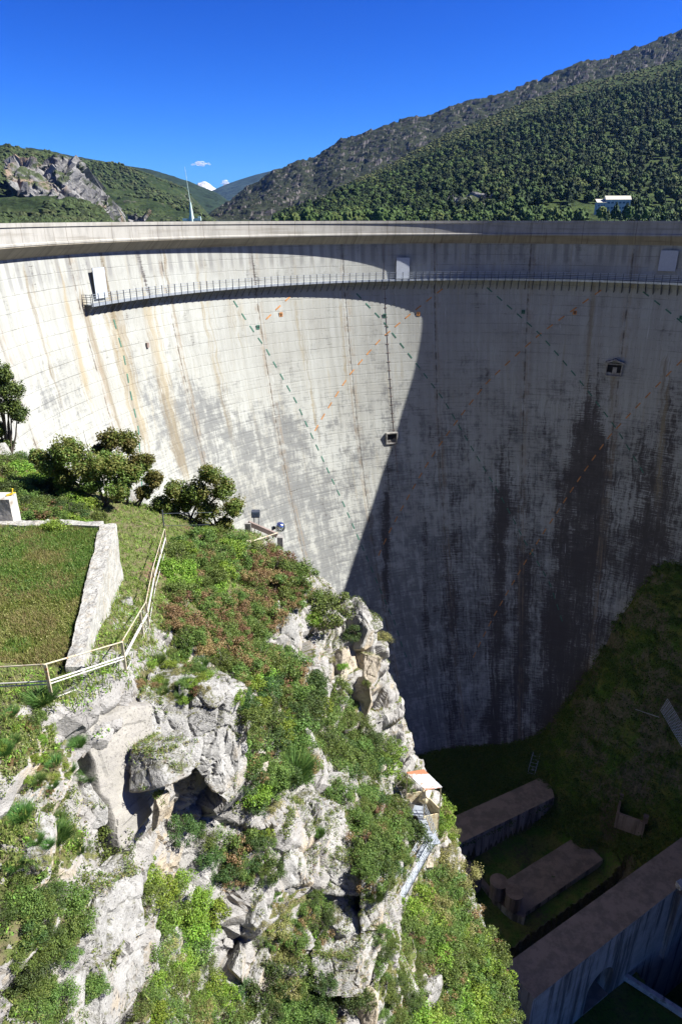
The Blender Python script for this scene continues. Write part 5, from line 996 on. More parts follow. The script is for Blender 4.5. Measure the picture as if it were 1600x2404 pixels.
def boulder(px, py, w, h, depth, rz, tilt, label, mat='boulder', seed=1, D=None, lift=0., name='boulder', cuts=14):
    g_ = ground(px, py)[0]
    if D is None:
        if g_ is None: return None
        D = g_.y * cp - g_.z * sp
    P_ = at(px, py, D + .25); k = D / FPX
    me = rock_mesh(seed, (w * k, depth, h * k), cuts); o = link(name, me, M[mat]); o.location = Vector(P_) + Vector((0, 0, lift)); o.rotation_euler = (tilt[0], tilt[1], rz); keep(o); return tag(o, label, 'rock')
BL = [
 (540, 1770, 80, 190, 1.8, .1, (0, .05), 'upright pale limestone fin under the right edge of the big white block', 'boulder', 8),


 (150, 2330, 170, 170, 2.0, 0, (.1, 0), 'white limestone hump at the bottom left between the climbing shrubs', 'boulder', 15),
 (270, 2080, 110, 110, 1.5, .6, (0, 0), 'pale cracked boulder just above the tall white boulder at lower left', 'boulder', 16),

 (680, 2040, 105, 175, 2.0, -.2, (.1, .05), 'upright grey boulder with a smooth face left of the overhang', 'boulder', 22),

 (595, 2130, 110, 90, 1.6, .5, (0, 0), 'rounded grey boulder in the middle of the lower slope', 'boulder', 24),
 (500, 2175, 105, 90, 1.5, .2, (.1, 0), 'pale flat faced boulder half covered by light green shrubs', 'boulder', 25),
 (790, 2165, 130, 120, 2.2, .3, (0, .1), 'square pale boulder above the dark faced block', 'boulder', 26),

 (850, 2360, 100, 190, 1.6, .4, (.1, .05), 'cream streaked rock rib reaching the bottom of the photo', 'boulder_cream', 29),
 (555, 2255, 80, 110, 1.6, 0, (.1, 0), 'grey rock standing between pale shrubs at lower centre', 'boulder', 30),
 (600, 2300, 90, 110, 1.6, .3, (0, 0), 'pitted dark grey rock beside the lower shrubs', 'boulder', 31),
 (845, 1490, 90, 140, 3.0, .1, (0, 0), 'pale topped rock spur standing out against the dam', 'boulder', 41),
 (790, 1560, 120, 120, 3.0, .3, (0, 0), 'brownish shaded rock wall on the left side of the spur', 'boulder_cream', 42),
 (845, 1640, 80, 150, 2.6, 0, (0, 0), 'cream coloured lower pillar of the rock spur', 'boulder_cream', 43),
 (855, 1560, 70, 100, 2.6, .4, (0, 0), 'cream middle block of the rock spur', 'boulder_cream', 44),
 (685, 1500, 60, 130, 2.0, 0, (0, 0), 'smooth pale rock face left of the spur, above the green thicket', 'boulder', 45),
 (645, 1440, 40, 60, 1.2, 0, (0, 0), 'small white rock peeping from the rust tinted bushes', 'boulder', 46),
 (640, 1350, 34, 40, 1.0, 0, (0, 0), 'little square white rock among the bushes near the dam', 'boulder', 47),
 (425, 1417, 55, 36, 1.2, .3, (0, 0), 'smooth rounded grey boulder right of the path rail', 'boulder', 48),
 (590, 1600, 55, 36, 1.2, .2, (0, 0), 'small grey rock behind the big white block', 'boulder', 49),
 (470, 1868, 60, 56, .9, .7, (.3, .2), 'triangular grey stone wedged under the overhanging block', 'boulder', 50),
 (535, 1850, 66, 90, 1.2, .2, (.1, 0), 'cracked cream rock below the big white block', 'boulder_cream', 51),
 (375, 1890, 42, 105, .7, 0, (0, .1), 'narrow cream rock flake at the edge of the smooth slab', 'boulder_cream', 52),
 (470, 1950, 36, 50, .7, .4, (0, 0), 'small standing stone on the brown earth below the overhang', 'boulder', 53),
 (60, 1850, 170, 90, 2.0, .2, (-.1, .1), 'low mossy limestone hump at the left edge under the red sedum', 'boulder', 54),
 (200, 1860, 110, 110, 1.4, .3, (-.1, .2), 'white limestone shoulder left of the smooth slab', 'boulder', 55),
 (70, 1980, 150, 110, 1.8, .1, (0, .1), 'lichen spotted limestone hump at the left edge beside the broom clump', 'boulder', 56),
 (985, 2245, 60, 70, 1.6, .2, (0, 0), 'white rock under the bushes below the stairs', 'boulder', 57),
 (1010, 2330, 60, 130, 1.8, 0, (0, .1), 'white ridge of rock in the bushes at the bottom', 'boulder', 58),
 (1070, 2150, 36, 90, 1.5, 0, (0, 0), 'pale rock on the cliff edge below the rounded bush', 'boulder', 59),
 (1050, 1990, 34, 60, 1.4, 0, (0, 0), 'pale rock on the cliff edge right of the stairs', 'boulder', 60),
 (1000, 2020, 46, 40, 1.2, .3, (0, 0), 'pale ledge rock right under the stair handrail', 'boulder_cream', 61),
 (700, 2200, 100, 110, 1.6, .3, (.1, 0), 'grey broken rock above the tangled dry shrubs', 'boulder', 62),
 (880, 1890, 46, 80, 1.6, 0, (0, 0), 'narrow pale rock edge above the bushes left of the lookout', 'boulder', 63),
 (790, 1850, 110, 60, 2.0, 0, (0, .1), 'broad pale rock shelf crossed by the thin pipe rail', 'boulder', 64),
 (140, 1245, 60, 16, .5, 0, (0, 0), 'row of rubble stones at the foot of the low terrace wall', 'boulder', 65),
 (15, 1420, 50, 18, .5, 0, (0, 0), 'small flat pale stone in the terrace grass at the left edge', 'boulder', 66),
 (290, 1418, 40, 44, .8, .3, (0, 0), 'white rock at the foot of the retaining wall beside the path', 'boulder', 67),
 (335, 1311, 16, 8, .3, 0, (0, 0), 'small white stone lying in the grass by the far path', 'boulder', 68),
 (12, 1068, 36, 60, 1.5, 0, (0, 0), 'pale rock under the dark tree at the left edge', 'boulder', 69)]
DD = {3: 19.4, 8: 19.8, 12: 16.9, 52: 16.8}
for b_ in BL: boulder(*b_[:8], mat=b_[8], seed=b_[9], lift=-.05, D=DD.get(b_[9]))

def hexrock(corners, label, seed, mat='boulder', step=.085, am=1.):
    P8 = [np.array(at(*c)) for c in corners]; ctr = sum(P8) / 8; bm = bmesh.new(); vs = [bm.verts.new(tuple(q - ctr)) for q in P8]
    for f in [(3, 2, 1, 0), (4, 5, 6, 7), (0, 1, 5, 4), (1, 2, 6, 5), (2, 3, 7, 6), (3, 0, 4, 7)]: bm.faces.new([vs[i] for i in f])
    bmesh.ops.bevel(bm, geom=list(bm.edges), offset=.09, segments=2, affect='EDGES', profile=.5); bmesh.ops.recalc_face_normals(bm, faces=bm.faces); bmesh.ops.triangulate(bm, faces=bm.faces)
    for _ in range(9):
        le = [e_ for e_ in bm.edges if e_.calc_length() > step]
        if not le: break
        bmesh.ops.subdivide_edges(bm, edges=le, cuts=1); bmesh.ops.triangulate(bm, faces=[f for f in bm.faces if len(f.verts) > 3])
    bm.normal_update(); C_ = np.array([v.co[:] for v in bm.verts]); Nn = np.array([v.normal[:] for v in bm.verts]); f, e = facet(C_ + seed, 1.1, seed, (1, 1, 1.5)); g, h = facet(C_ + seed, 3.2, seed + 3)
    C_ = C_ + Nn * ((f * .11 - np.clip(.07 - e, 0, 1) * 1.1 + g * .03 - np.clip(.07 - h, 0, 1) * .3) * am + fbm(C_, 1.5, 5, seed) * .09 * am + fbm(C_, 9, 3, seed + 3) * .014)[:, None]
    for v, c in zip(bm.verts, C_): v.co = c
    me = bpy.data.meshes.new('boulder'); bm.to_mesh(me); bm.free(); o = link('boulder', me, M[mat]); o.location = Vector(ctr); keep(o); return tag(o, label, 'rock')
hexrock([(300, 1864, 16.75), (392, 1845, 16.4), (474, 1800, 17.3), (385, 1800, 18.7), (303, 1752, 17.2), (362, 1772, 16.8), (482, 1728, 17.6), (400, 1706, 18.9)], 'wedge shaped limestone block with a shaded grey face jutting over the smooth slab', 12, am=.6)
hexrock([(425, 1760, 18.7), (530, 1900, 19.2), (580, 1830, 20.4), (480, 1700, 22), (415, 1605, 18.9), (505, 1655, 18.9), (582, 1600, 20.3), (455, 1545, 22)], 'big white limestone block with rounded right edge below the mossy ledge', 3)
hexrock([(838, 2300, 22.4), (895, 2310, 22.8), (908, 2200, 24), (855, 2180, 25), (850, 2050, 22.9), (893, 2065, 23.1), (905, 2020, 24.3), (858, 2010, 25)], 'tall white rib of rock on the cliff edge left of the pipe rail stairs', 28)
hexrock([(330, 1770, 17.9), (440, 1770, 18.6), (490, 1710, 21), (380, 1680, 21.5), (325, 1640, 18.3), (432, 1650, 18.8), (480, 1560, 21), (360, 1552, 21.2)], 'mossy topped limestone ledge between the smooth slab and the big white block', 71, am=.6)
hexrock([(150, 2404, 12.9), (250, 2470, 12.9), (345, 2300, 15.0), (250, 2150, 16), (150, 2110, 13.9), (225, 2090, 13.9), (330, 2040, 15.3), (270, 1990, 16.2)], 'tall sunlit white limestone boulder at lower left behind leafy shrubs', 14)
hexrock([(655, 1960, 24.2), (760, 1985, 24.2), (815, 1930, 25.5), (720, 1870, 27), (650, 1905, 24.6), (760, 1930, 24.4), (815, 1890, 25.6), (715, 1850, 27)], 'flat topped pale slab of limestone with pitted surface above the dark bushes', 21)
hexrock([(715, 2090, 23.0), (850, 2110, 23.2), (900, 2040, 24.5), (780, 2000, 25.5), (705, 2000, 23.6), (845, 2020, 23.6), (895, 1970, 24.7), (790, 1955, 25.6)], 'long pale ledge block with a dark overhang beneath it', 23)
hexrock([(735, 2340, 21.3), (850, 2350, 21.6), (885, 2260, 22.8), (780, 2200, 23.5), (725, 2235, 21.8), (840, 2245, 21.8), (880, 2190, 22.9), (780, 2160, 23.6)], 'large block with a dark shaded lower face near the bottom', 27)
# smooth leaning slab
t = NT('slab'); p = t.pos(); n = t.noise(p, 1.2, 6, .65); nl = t.noise(t.map(p, (.7, .7, 3.5), rot=(.5, .3, 0)), 2.2, 6, .7); n3 = t.noise(p, 16, 5, .75); g = t.n('ShaderNodeNewGeometry'); x = t.n('ShaderNodeSeparateXYZ'); t.l(g.outputs['Position'], x.inputs[0])
c = t.mix(t.ss(n, .35, .65), (.30, .285, .25), (.235, .225, .20)); c = t.mix(t.mul(t.ss(nl, .45, .65), .7), c, (.21, .20, .185)); c = t.mix(t.mul(t.ss(n3, .52, .68), t.ss(t.add(x.outputs[2], t.mul(n, 2)), -12.3, -11.0)), c, (.10, .095, .085)); c = t.mix(t.mul(t.ss(n3, .6, .72), .5), c, (.14, .13, .12))
M['slab'] = t.surf(c, .92, 0, t.bump(t.add(n3, t.mul(nl, 1.4)), .6, .05), .1)
Q = [np.array(at(*c)) for c in ((150, 1655, 16.4), (360, 1640, 18.4), (398, 1880, 18.0), (290, 2035, 16.4))]
nu, nv_ = 90, 120; uu, vv = np.meshgrid(np.linspace(0, 1, nu), np.linspace(0, 1, nv_)); uu, vv = uu.ravel()[:, None], vv.ravel()[:, None]
SV = Q[0] * (1 - uu) * (1 - vv) + Q[1] * uu * (1 - vv) + Q[2] * uu * vv + Q[3] * (1 - uu) * vv; ed = np.minimum(np.minimum(uu, 1 - uu), np.minimum(vv, 1 - vv))
nS = np.cross(Q[1] - Q[0], Q[3] - Q[0]); nS /= np.linalg.norm(nS); nS = nS if nS[1] < 0 else -nS
sf, se = facet(SV, .9, 77); SV = SV + nS * (.06 + fbm(SV, 1.2, 5, 4)[:, None] * .06 + sf[:, None] * .04 - (np.clip(.10 - ed, 0, .10) * 9) ** 2 * .9) + np.stack([fbm(SV, 1.5, 3, 6)] * 3, -1) * np.array([.15, .1, .1]) * (ed < .2)
tag(link('rock_slab', mesh_np('rock_slab', SV, grid_faces(nv_, nu)), M['slab']), 'smooth cream rock slab slanting down under the wedge shaped block', 'rock')

# ------------------------------------------------------------------ vegetation
RV, RF, ro_ = [], [], 0
for v_, f_2 in ROCKS: RV.append(v_); RF += [tuple(i + ro_ for i in q) for q in f_2]; ro_ += len(v_)
RV = np.concatenate(RV); bvhR = BVHTree.FromPolygons([tuple(v) for v in RV.tolist()], RF)
_g0 = ground
def ground(px, py):
    a_ = _g0(px, py); h = bvhR.ray_cast(Vector((0, 0, 0)), Vector(ray(px, py)).normalized())
    if h[0] is not None and (a_[0] is None or h[0].length < a_[0].length): return (h[0], h[1])
    return a_
def leaves(C, Nn, size, r, asp=.55, up=.3):
    """rhombus leaves at C, facing roughly Nn"""
    n = len(C); N_ = Nn + r.normal(0, .75, (n, 3)); N_[:, 2] += up; N_ /= np.linalg.norm(N_, axis=1, keepdims=True); T = np.cross(N_, r.normal(0, 1, (n, 3))); T /= np.linalg.norm(T, axis=1, keepdims=True) + 1e-9; B_ = np.cross(N_, T)
    L_ = (size * r.uniform(.6, 1.35, n))[:, None]; P_ = np.stack([C - T * L_ * .5, C - B_ * L_ * asp * .5 + T * L_ * .05, C + T * L_ * .5, C + B_ * L_ * asp * .5 + T * L_ * .05], 1); return P_.reshape(-1, 3), np.arange(4 * n).reshape(n, 4)
def crown(r, R, n_cl, n_lf, size, flat=.75, gap=.55, top=None, asp=.6):
    """clumps spread through an uneven crown; each clump a ragged shell of leaves"""
    C_, N_, I_ = [], [], []
    for i in range(n_cl):
        d_ = r.normal(0, 1, 3); d_ /= np.linalg.norm(d_); d_[2] = abs(d_[2]) * 1.1 - .25; rad = r.uniform(.35, 1.0) ** .6; c = d_ * rad * np.array([1, 1, flat]) * R * r.uniform(.75, 1.1); rc = R * r.uniform(.20, .42) * (gap + .35)
        m = int(n_lf / n_cl * r.uniform(.6, 1.4)); q = r.normal(0, 1, (m, 3)); q /= np.linalg.norm(q, axis=1, keepdims=True); k = r.uniform(.45, 1.08, (m, 1)); C_.append(c + q * k * rc * np.array([1, 1, .8])); N_.append(q); I_.append(np.full(m, 1 if (top and r.uniform() < top) else 0))
    C_ = np.concatenate(C_); N_ = np.concatenate(N_); I_ = np.concatenate(I_); P_, F_ = leaves(C_, N_, size, r, asp); return P_, F_, I_
def blades(r, n, R, H, w, spread=.6):
    a = r.uniform(0, 6.28, n); rad = R * np.sqrt(r.uniform(0, 1, n)) * .45; b0 = np.stack([rad * np.cos(a), rad * np.sin(a), 0 * a], -1); d_ = np.stack([np.cos(a) * spread * r.uniform(.2, 1.2, n), np.sin(a) * spread * r.uniform(.2, 1.2, n), np.ones(n)], -1) + r.normal(0, .12, (n, 3)); h = (H * r.uniform(.5, 1.1, n))[:, None]
    s_ = np.cross(d_, r.normal(0, 1, (n, 3))); s_ /= np.linalg.norm(s_, axis=1, keepdims=True); mid = b0 + d_ * h * .55; tip = b0 + d_ * h + np.stack([np.cos(a), np.sin(a), -.3 + 0 * a], -1) * h * .25 * spread
    P_ = np.stack([b0 - s_ * w * .3, mid - s_ * w * .5, tip, mid + s_ * w * .5], 1); return P_.reshape(-1, 3), np.arange(4 * n).reshape(n, 4)
def stems(r, R, H, n, th, z0=-.15, fl=.75):
    b = MB()
    for i in range(n):
        a = r.uniform(0, 6.28); k = r.uniform(.35, .9); e_ = Vector((math.cos(a) * R * k, math.sin(a) * R * k, H * r.uniform(.4, .95))); m_ = Vector((e_.x * .35 + r.normal(0, .06 * R), e_.y * .35 + r.normal(0, .06 * R), e_.z * .5)); s_ = Vector((r.normal(0, .05 * R), r.normal(0, .05 * R), z0))
        b.bar(s_, m_, th, 5, th * .7, False); b.bar(m_, e_, th * .7, 5, th * .3, False)
        for _ in range(2):
            q = m_.lerp(e_, r.uniform(.2, .8)); b.bar(q, q + Vector((r.normal(0, .25 * R), r.normal(0, .25 * R), abs(r.normal(.15, .15)) * R)), th * .4, 4, th * .15, False)
    return b
KINDS = {}
def proto(kind, var):
    key = (kind, var)
    if key in KINDS: return KINDS[key]
    r = np.random.default_rng(abs(hash(kind)) % 1 + sum(map(ord, kind)) * 13 + var * 101)
    # unit crown radius 1 m
    S_ = {'green': ('leaf_green', 26, 4600, .075, .8), 'dark': ('leaf_dark', 24, 4800, .075, .8), 'lime': ('leaf_lime', 26, 3000, .095, .7), 'smoke': ('leaf_rust', 26, 3800, .085, .7), 'rustgreen': ('leaf_green', 24, 3400, .085, .75), 'straw': ('leaf_straw', 22, 2600, .07, .6), 'airy': ('leaf_green', 40, 1900, .075, .9)}
    if kind in S_:
        mt, nc, nl, sz, fl = S_[kind]; P_, F_, I_ = crown(r, 1.0, nc, nl, sz, fl, .38 if kind == 'airy' else .55, {'smoke': .25, 'rustgreen': .18}.get(kind)); P_[:, 2] += .45 * fl
        me = mesh_np('foliage', P_, F_, False, I_); me.materials.append(M['leaf_green' if kind == 'smoke' else mt] if kind != 'smoke' else M['leaf_rust'])
        me.materials.append(M['leaf_green'] if kind == 'smoke' else M['leaf_rust']); sm = stems(r, .8, .85 * fl + .3, 7, .022)
    elif kind == 'broom':
        P_, F_ = blades(r, 1500, .9, 1.05, .02, .75); me = mesh_np('foliage', P_, F_, False); me.materials.append(M['leaf_broom']); sm = stems(r, .3, .5, 5, .02)
    elif kind == 'tuft':
        P_, F_ = blades(r, 260, .9, 1.0, .035, .9); me = mesh_np('foliage', P_, F_, False); me.materials.append(M['grass']); sm = stems(r, .1, .2, 2, .02)
    ms = bpy.data.meshes.new('stems'); ms.from_pydata(sm.v, [], sm.f); ms.materials.append(M['bark']); KINDS[key] = (me, ms); return KINDS[key]
SHN = {'green': ('leafy_shrub', 'shrub'), 'dark': ('dark_shrub', 'shrub'), 'lime': ('pale_shrub', 'shrub'), 'smoke': ('smoke_bush', 'shrub'), 'rustgreen': ('smoke_bush', 'shrub'), 'straw': ('dry_shrub', 'shrub'), 'airy': ('leafy_shrub', 'shrub'), 'broom': ('broom_bush', 'bush'), 'tuft': ('grass_tuft', 'grass tuft')}
rs = np.random.default_rng(21); _cnt = [0]
def shrub(P_, R, kind, label, group=None, flat=1.):
    _cnt[0] += 1; f, m = proto(kind, _cnt[0] % (3 if kind in ('green', 'lime', 'smoke', 'dark', 'rustgreen') else 2)); nm, ct = SHN[kind]
    e = empty(nm, tuple(P_), rs.uniform(0, 6.28)); e.scale = (R * rs.uniform(.9, 1.1), R * rs.uniform(.9, 1.1), R * flat * rs.uniform(.9, 1.15)); tag(e, label, ct, group); link('foliage', f, None, e); link('stems', m, None, e); return e
def shrub_px(px, py, rpx, kind, label, group=None, flat=1., D=None):
    g_, n_ = ground(px, py)
    if g_ is None and D is None: return
    if D is None: D = g_.y * cp - g_.z * sp
    P_ = g_ if g_ is not None else Vector(at(px, py, D)); return shrub(P_ - Vector((0, 0, .12 * rpx * D / FPX)), rpx * D / FPX, kind, label, group, flat)
# named, single bushes
NS = [(770, 1445, 62, 'green', 'dense rounded green shrub on top of the rock spur'), (835, 1490, 30, 'dark', 'dark green clump clinging to the right of the spur'), (895, 1500, 26, 'straw', 'thin yellowish shrub sticking out right of the spur towards the dam'),
 (860, 1608, 12, 'green', 'small round green cushion on the cream pillar of the spur'), (775, 1552, 14, 'straw', 'small olive cushion on the shaded side of the spur, left one'), (805, 1568, 17, 'lime', 'small lime cushion on the shaded side of the spur, right one'),
 (695, 1365, 46, 'green', 'feathery green bush hanging over the cliff above the spur'), (420, 1955, 48, 'dark', 'round dark green cushion bush in the earthy hollow'), (465, 1950, 26, 'dark', 'smaller dark green cushion right beside the round one'),
 (100, 1650, 40, 'broom', 'bright green broom clump at the foot of the nearest rail post'), (90, 1700, 30, 'green', 'low fresh green clump just below the broom by the rail post'), (185, 1750, 22, 'broom', 'small bright broom tuft above the white shoulder rock'), (210, 1830, 26, 'broom', 'small grey green broom tuft on the edge of the smooth slab'),
 (135, 1970, 42, 'broom', 'olive broom clump between the lichen humps at the left'), (50, 1920, 34, 'broom', 'grassy green clump at the left edge below the red sedum'), (10, 1770, 26, 'broom', 'grassy clump cut by the left edge above the lichen hump'),
 (235, 2010, 75, 'airy', 'open leafy shrub with thin twigs over the smooth slab'), (290, 1980, 50, 'airy', 'airy branch of small leaves reaching across the slab'), (690, 1830, 52, 'broom', 'large feathery bright green broom above the pale shelf'), (640, 1850, 40, 'broom', 'second feathery broom left of the large one'),
 (560, 1990, 48, 'rustgreen', 'shrub with reddish tips left of the upright grey boulder'), (610, 1960, 34, 'lime', 'yellow green shrub right behind the earthy hollow'), (640, 1890, 30, 'straw', 'grey brown dry bush beside the pale shelf'), (780, 1780, 46, 'airy', 'thin leafed shrub with bare twigs above the rock shelf'),
 (905, 1770, 40, 'green', 'green shrub leaning from the cliff edge towards the dam foot'), (935, 1830, 28, 'airy', 'twiggy branches leaning out just left of the lookout roof'), (960, 1850, 20, 'green', 'small green bush hiding the left side of the lookout'),
 (1040, 1910, 34, 'lime', 'sunlit green bush right beside the lookout panels'), (900, 1950, 62, 'green', 'large green bush filling the slope left of the staircase'), (880, 1890, 40, 'dark', 'dark conical bush above the large bush left of the stairs'), (860, 2030, 40, 'green', 'green bush beside the white rib above the lower stairs'),
 (1085, 2055, 42, 'straw', 'olive rounded bush standing out over the gorge'), (880, 2110, 26, 'broom', 'small upright green tuft on the white rib'), (740, 2110, 30, 'rustgreen', 'small bush with orange leaves under the overhang'), (750, 1960, 16, 'broom', 'small green cushion in the crack of the flat topped slab'),
 (830, 2350, 44, 'dark', 'dark feathery bush at the bottom beside the cream rib'), (620, 2330, 60, 'dark', 'dark green juniper like bush at bottom centre'), (700, 2290, 50, 'airy', 'tangle of thin shrubs with dry twigs near the bottom'), (655, 2180, 40, 'straw', 'brownish twiggy bush between the grey boulders'),
 (730, 1460, 26, 'lime', 'yellow green bush in the gap left of the spur'), (560, 1640, 26, 'lime', 'bright plants just right of the big white block')]
for a_, b_, r_, k_, l_ in NS: shrub_px(a_, b_, r_ * 1.05, k_, l_)
# thickets: polygons in the photo, every bush its own thing
def inpoly(x, y, P_):
    c = False; n = len(P_)
    for i in range(n):
        x1, y1 = P_[i]; x2, y2 = P_[(i + 1) % n]
        if (y1 > y) != (y2 > y) and x < (x2 - x1) * (y - y1) / (y2 - y1) + x1: c = not c
    return c
def nearstair(x, y):
    for (ax, ay, bx, by, w) in ((983, 1905, 1010, 1972, 34), (1010, 1972, 922, 2125, 36)):
        t_ = max(0, min(1, ((x - ax) * (bx - ax) + (y - ay) * (by - ay)) / ((bx - ax) ** 2 + (by - ay) ** 2)))
        if math.hypot(x - ax - t_ * (bx - ax), y - ay - t_ * (by - ay)) < w: return True
    return False
for poly, kinds, rp_, num, lab, grp in TH:
    pts_ = []; tries = 0; xs = [p_[0] for p_ in poly]; ys = [p_[1] for p_ in poly]
    while len(pts_) < int(num * 1.35) and tries < 4000:
        tries += 1; x_, y_ = rs.uniform(min(xs), max(xs)), rs.uniform(min(ys), max(ys))
        if not inpoly(x_, y_, poly) or nearstair(x_, y_): continue
        if any((x_ - q[0]) ** 2 + (y_ - q[1]) ** 2 < (rp_ * .55) ** 2 for q in pts_): continue
        pts_.append((x_, y_)); shrub_px(x_, y_ + rp_ * .35, rp_ * rs.uniform(.85, 1.4), kinds[rs.integers(0, len(kinds))], lab, grp, .85)
# trees by the dam
def tree(px, py, D, Rpx, hpx, lab, seed, trunks, kind=('leaf_tree', 'leaf_olive'), n_lf=8500, blobs=None):
    r = np.random.default_rng(seed); base_ = at(px, py, D); g_ = down(base_[0], base_[1]); zb = g_.z if g_ else base_[2]; zb = min(zb, base_[2] + .3); k = D / FPX * 1.07; e = empty('broadleaf_tree', (base_[0], base_[1], zb)); tag(e, lab, 'tree', None)
    Cs, Ns, Is = [], [], []; b = MB(); off = base_[2] - zb
    for (bx, by, br) in blobs:       # crown lobes, px offsets from the base
        c = Vector((bx * k, r.uniform(-.35, .35) * br * k, by * k / .97 + off)); R0 = br * k
        for j in range(20):
            d_ = r.normal(0, 1, 3); d_ /= np.linalg.norm(d_); cc = np.array(c) + d_ * R0 * r.uniform(.3, .75) * np.array([1, 1, .8]); m = int(n_lf * 1.35 / len(blobs) / 20 * r.uniform(.6, 1.4)); q = r.normal(0, 1, (m, 3)); q /= np.linalg.norm(q, axis=1, keepdims=True)
            Cs.append(cc + q * r.uniform(.4, 1.05, (m, 1)) * R0 * r.uniform(.32, .56)); Ns.append(q); Is.append(np.full(m, 1 if r.uniform() < .45 else 0))
        tx = trunks[r.integers(0, len(trunks))]; s_ = Vector((tx * k, 0, -.2)); m_ = s_.lerp(c, .55) + Vector((r.normal(0, .1), 0, .1)); b.bar(s_, m_, .075, 7, .055); b.bar(m_, c, .055, 6, .02)
        for _ in range(4): d_ = r.normal(0, 1, 3); b.bar(m_.lerp(c, r.uniform(.2, 1)), c + Vector(d_ * R0 * .45), .028, 5, .008)
    P_, F_ = leaves(np.concatenate(Cs), np.concatenate(Ns), .13, r, .6); me = mesh_np('crown', P_, F_, False, np.concatenate(Is)); me.materials.append(M[kind[0]]); me.materials.append(M[kind[1]]); link('crown', me, None, e); b.build('trunk', M['bark'], e)
TREES = 1
tree(215, 1190, 37, 0, 0, 'broad spreading leafy tree in front of the sunlit dam, left of the two touching trees', 1, [-10, 10, 30], n_lf=22000, blobs=[(-70, 100, 38), (-30, 130, 42), (15, 110, 45), (55, 90, 42), (-45, 65, 30), (10, 60, 40), (60, 50, 38), (90, 75, 30), (-95, 115, 22)])
tree(300, 1205, 39, 0, 0, 'taller slim tree with several stems, right of the two touching trees', 2, [-20, 0, 18], n_lf=17000, blobs=[(-15, 165, 28), (20, 155, 32), (45, 115, 30), (62, 75, 26), (15, 100, 26), (-10, 45, 22), (40, 45, 20), (-38, 140, 20)])
tree(470, 1258, 40, 0, 0, 'rounded leafy tree with thin stems standing alone nearest the floodlight', 3, [-35, -10, 20, 45], n_lf=20000, blobs=[(-72, 75, 28), (-42, 108, 34), (0, 105, 38), (30, 138, 30), (58, 105, 34), (76, 62, 28), (-30, 72, 30), (20, 66, 36), (55, 25, 22), (-55, 55, 24)])
tree(20, 1075, 45, 0, 0, 'dark leafy tree cut off by the left edge above the pale rock', 4, [0, 8], ('leaf_dark', 'leaf_green'), n_lf=20000, blobs=[(30, 140, 34), (-5, 165, 36), (10, 190, 30), (35, 95, 28), (22, 150, 26), (25, 110, 24), (-15, 110, 30), (-12, 60, 24), (0, 30, 20), (30, 178, 18), (-30, 20, 24)])
# grass and small plants (uncountable)
def scatter(name, mask, n, mat, gen, seed):
    r = np.random.default_rng(seed); idx = np.nonzero(mask)[0]; idx = r.choice(idx, n); P_, F_ = gen(r, TV[idx] + r.normal(0, .05, (n, 3)) * np.array([1, 1, 0])); return tag(link(name, mesh_np(name, P_, F_, False), mat), kind='stuff')
def g_blades(H, w, k):
    def f(r, B0):
        B0 = np.repeat(B0, k, 0) + r.normal(0, .05, (len(B0) * k, 3)) * [1, 1, 0]; n = len(B0); d_ = r.normal(0, .35, (n, 3)); d_[:, 2] = 1; h = (H * r.uniform(.4, 1.2, n))[:, None]; s_ = np.stack([np.cos(q := r.uniform(0, 6.28, n)), np.sin(q), 0 * q], -1) * w / 2
        m_ = B0 + d_ * h * .5; tip = B0 + d_ * h + r.normal(0, .2, (n, 3)) * h; return np.stack([B0 - s_ * .5, m_ - s_, tip, m_ + s_], 1).reshape(-1, 3), np.arange(4 * n).reshape(n, 4)
    return f
def g_clump(R, size, k):
    def f(r, B0):
        n0 = len(B0); rr_ = np.repeat(r.uniform(.5, 1.3, n0), k)[:, None]; q = r.normal(0, 1, (n0 * k, 3)); q /= np.linalg.norm(q, axis=1, keepdims=True); q[:, 2] = np.abs(q[:, 2]); C_ = np.repeat(B0, k, 0) + q * R * rr_ * r.uniform(.5, 1, (n0 * k, 1)); return leaves(C_, q, size, r)
    return f
nz2 = NZT; Xf, Yf, TK, rk = XT, YT, TKF, RKT; inview = (Xf > -14 - 0 * Yf) & (Xf > -.62 * Yf - 1.5) & (V_z := TV[:, 2] > -50)
m_t = (TK > .9) & inview; pn = fbm(TV, 1.1, 4, 77); pn2 = fbm(TV, .35, 3, 78)
M['grass_straw'] = leaf_mat('grass_straw', (.20, .18, .07), (.32, .28, .12), (.26, .16, .08)); M['grass_fresh'] = leaf_mat('grass_fresh', (.06, .12, .02), (.12, .18, .03), (.2, .22, .05))
scatter('terrace_grass', m_t & (pn2 < .12), 9000, M['grass'], g_blades(.15, .016, 5), 1); scatter('fresh_grass', m_t & (pn + pn2 > .0), 6000, M['grass_fresh'], g_blades(.17, .016, 5), 11); scatter('dry_grass', m_t & (pn < -.02), 5000, M['grass_straw'], g_blades(.16, .013, 5), 12); scatter('brown_herbs', m_t & (pn < .0), 1500, M['leaf_straw'], g_clump(.12, .04, 12), 13)
scatter('terrace_weeds', m_t & (pn > -.1), 2600, M['leaf_straw'], g_clump(.13, .05, 14), 2); scatter('terrace_herbs', m_t & (pn2 > .0), 1500, M['leaf_green'], g_clump(.17, .06, 16), 3)
m_p = (rk < .75) & (nz2 > .6) & inview & (TK < .5); scatter('bank_grass', m_p, 9000, M['grass'], g_blades(.2, .03, 5), 4); scatter('bank_herbs', m_p, 1800, M['leaf_lime'], g_clump(.18, .07, 14), 5)
m_r = (nz2 > .55) & inview & (rk > .5) & (pn + pn2 * .8 > -.18) & ~((np.abs(Xf + 5) < 1.6) & (np.abs(Yf - 14.5) < 2.2))
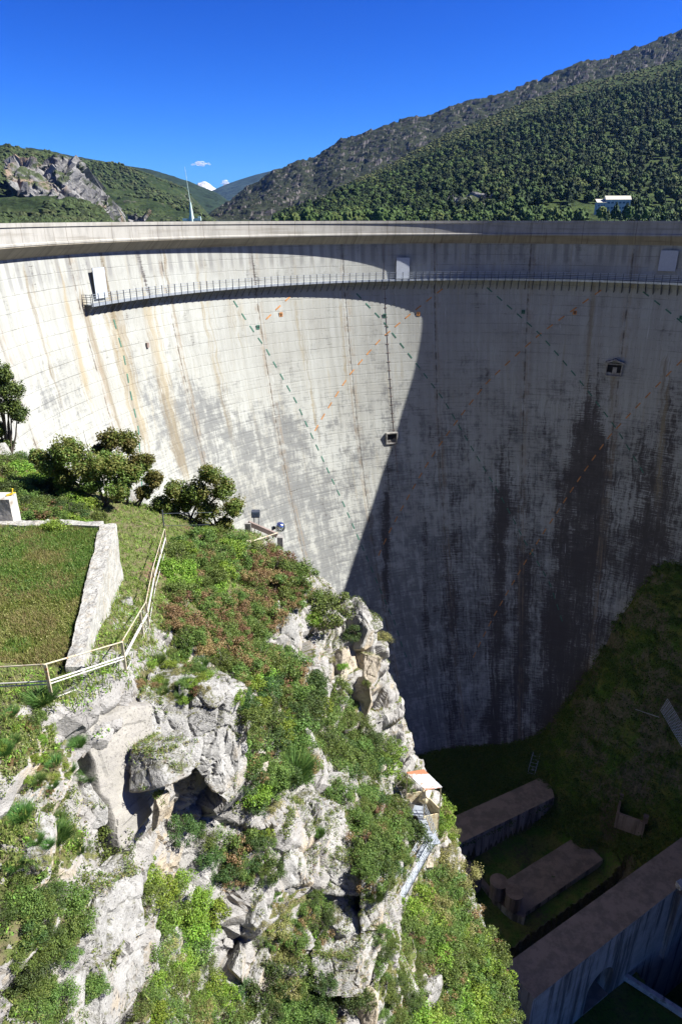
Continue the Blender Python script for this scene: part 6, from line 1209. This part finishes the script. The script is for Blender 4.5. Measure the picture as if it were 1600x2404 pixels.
scatter('rock_grass', m_r, 12000, M['grass'], g_blades(.13, .02, 5), 6); scatter('ledge_plants', m_r & (pn2 > 0), 7500, M['leaf_green'], g_clump(.17, .055, 18), 7); scatter('stonecrop', m_r & (pn > .08) & (Yf < 22), 900, M['leaf_rust'], g_clump(.08, .035, 14), 8); scatter('dry_herbs', m_r & (pn < .15), 5000, M['leaf_straw'], g_clump(.13, .04, 14), 9)
Rt = np.array([q[:3] for q in RF]); Cn = RV[Rt].mean(1); Nn_ = np.cross(RV[Rt[:, 1]] - RV[Rt[:, 0]], RV[Rt[:, 2]] - RV[Rt[:, 0]]); Nn_ /= np.linalg.norm(Nn_, axis=1, keepdims=True) + 1e-9; okr = np.nonzero((Nn_[:, 2] > .72) & (fbm(Cn, .9, 3, 88) > -.08))[0]
def scatter_r(name, n, mat, gen, seed):
    r = np.random.default_rng(seed); B0 = Cn[r.choice(okr, n)]; P_, F_ = gen(r, B0); return tag(link(name, mesh_np(name, P_, F_, False), mat), kind='stuff')
scatter_r('boulder_moss', 1500, M['leaf_straw'], g_clump(.09, .035, 16), 31); scatter_r('boulder_herbs', 1300, M['leaf_green'], g_clump(.12, .045, 16), 32); scatter_r('boulder_grass', 1500, M['grass'], g_blades(.13, .018, 5), 33); scatter_r('boulder_stonecrop', 500, M['leaf_rust'], g_clump(.07, .03, 14), 34)
# shaded slope cover in the gorge
idx = np.nonzero((vg2 > .05) & (V2[:, 2] < -45) & (V2[:, 2] > -93.5) & (X2f < 62))[0]; r6 = np.random.default_rng(6); sel_ = r6.choice(idx, 24000); P_, F_ = g_clump(.65, .30, 14)(r6, V2[sel_] + r6.normal(0, .3, (24000, 3)) * [1, 1, 0]); M['leaf_shade'] = leaf_mat('leaf_shade', (.05, .105, .02), (.10, .15, .03), (.17, .16, .05)); tag(link('slope_undergrowth', mesh_np('slope_undergrowth', P_, F_, False), M['leaf_shade']), kind='stuff')
# air
t = NT('air'); t.out.inputs[0]; vp = t.n('ShaderNodeVolumePrincipled'); vp.inputs['Color'].default_value = (.22, .45, 1, 1); vp.inputs['Density'].default_value = 1.9e-5; vp.inputs['Anisotropy'].default_value = .2; t.l(vp.outputs[0], t.out.inputs['Volume'])
tag(MB().box((0, 4800, 308), (19000, 18000, 842)).build('haze', t.m), kind='stuff')
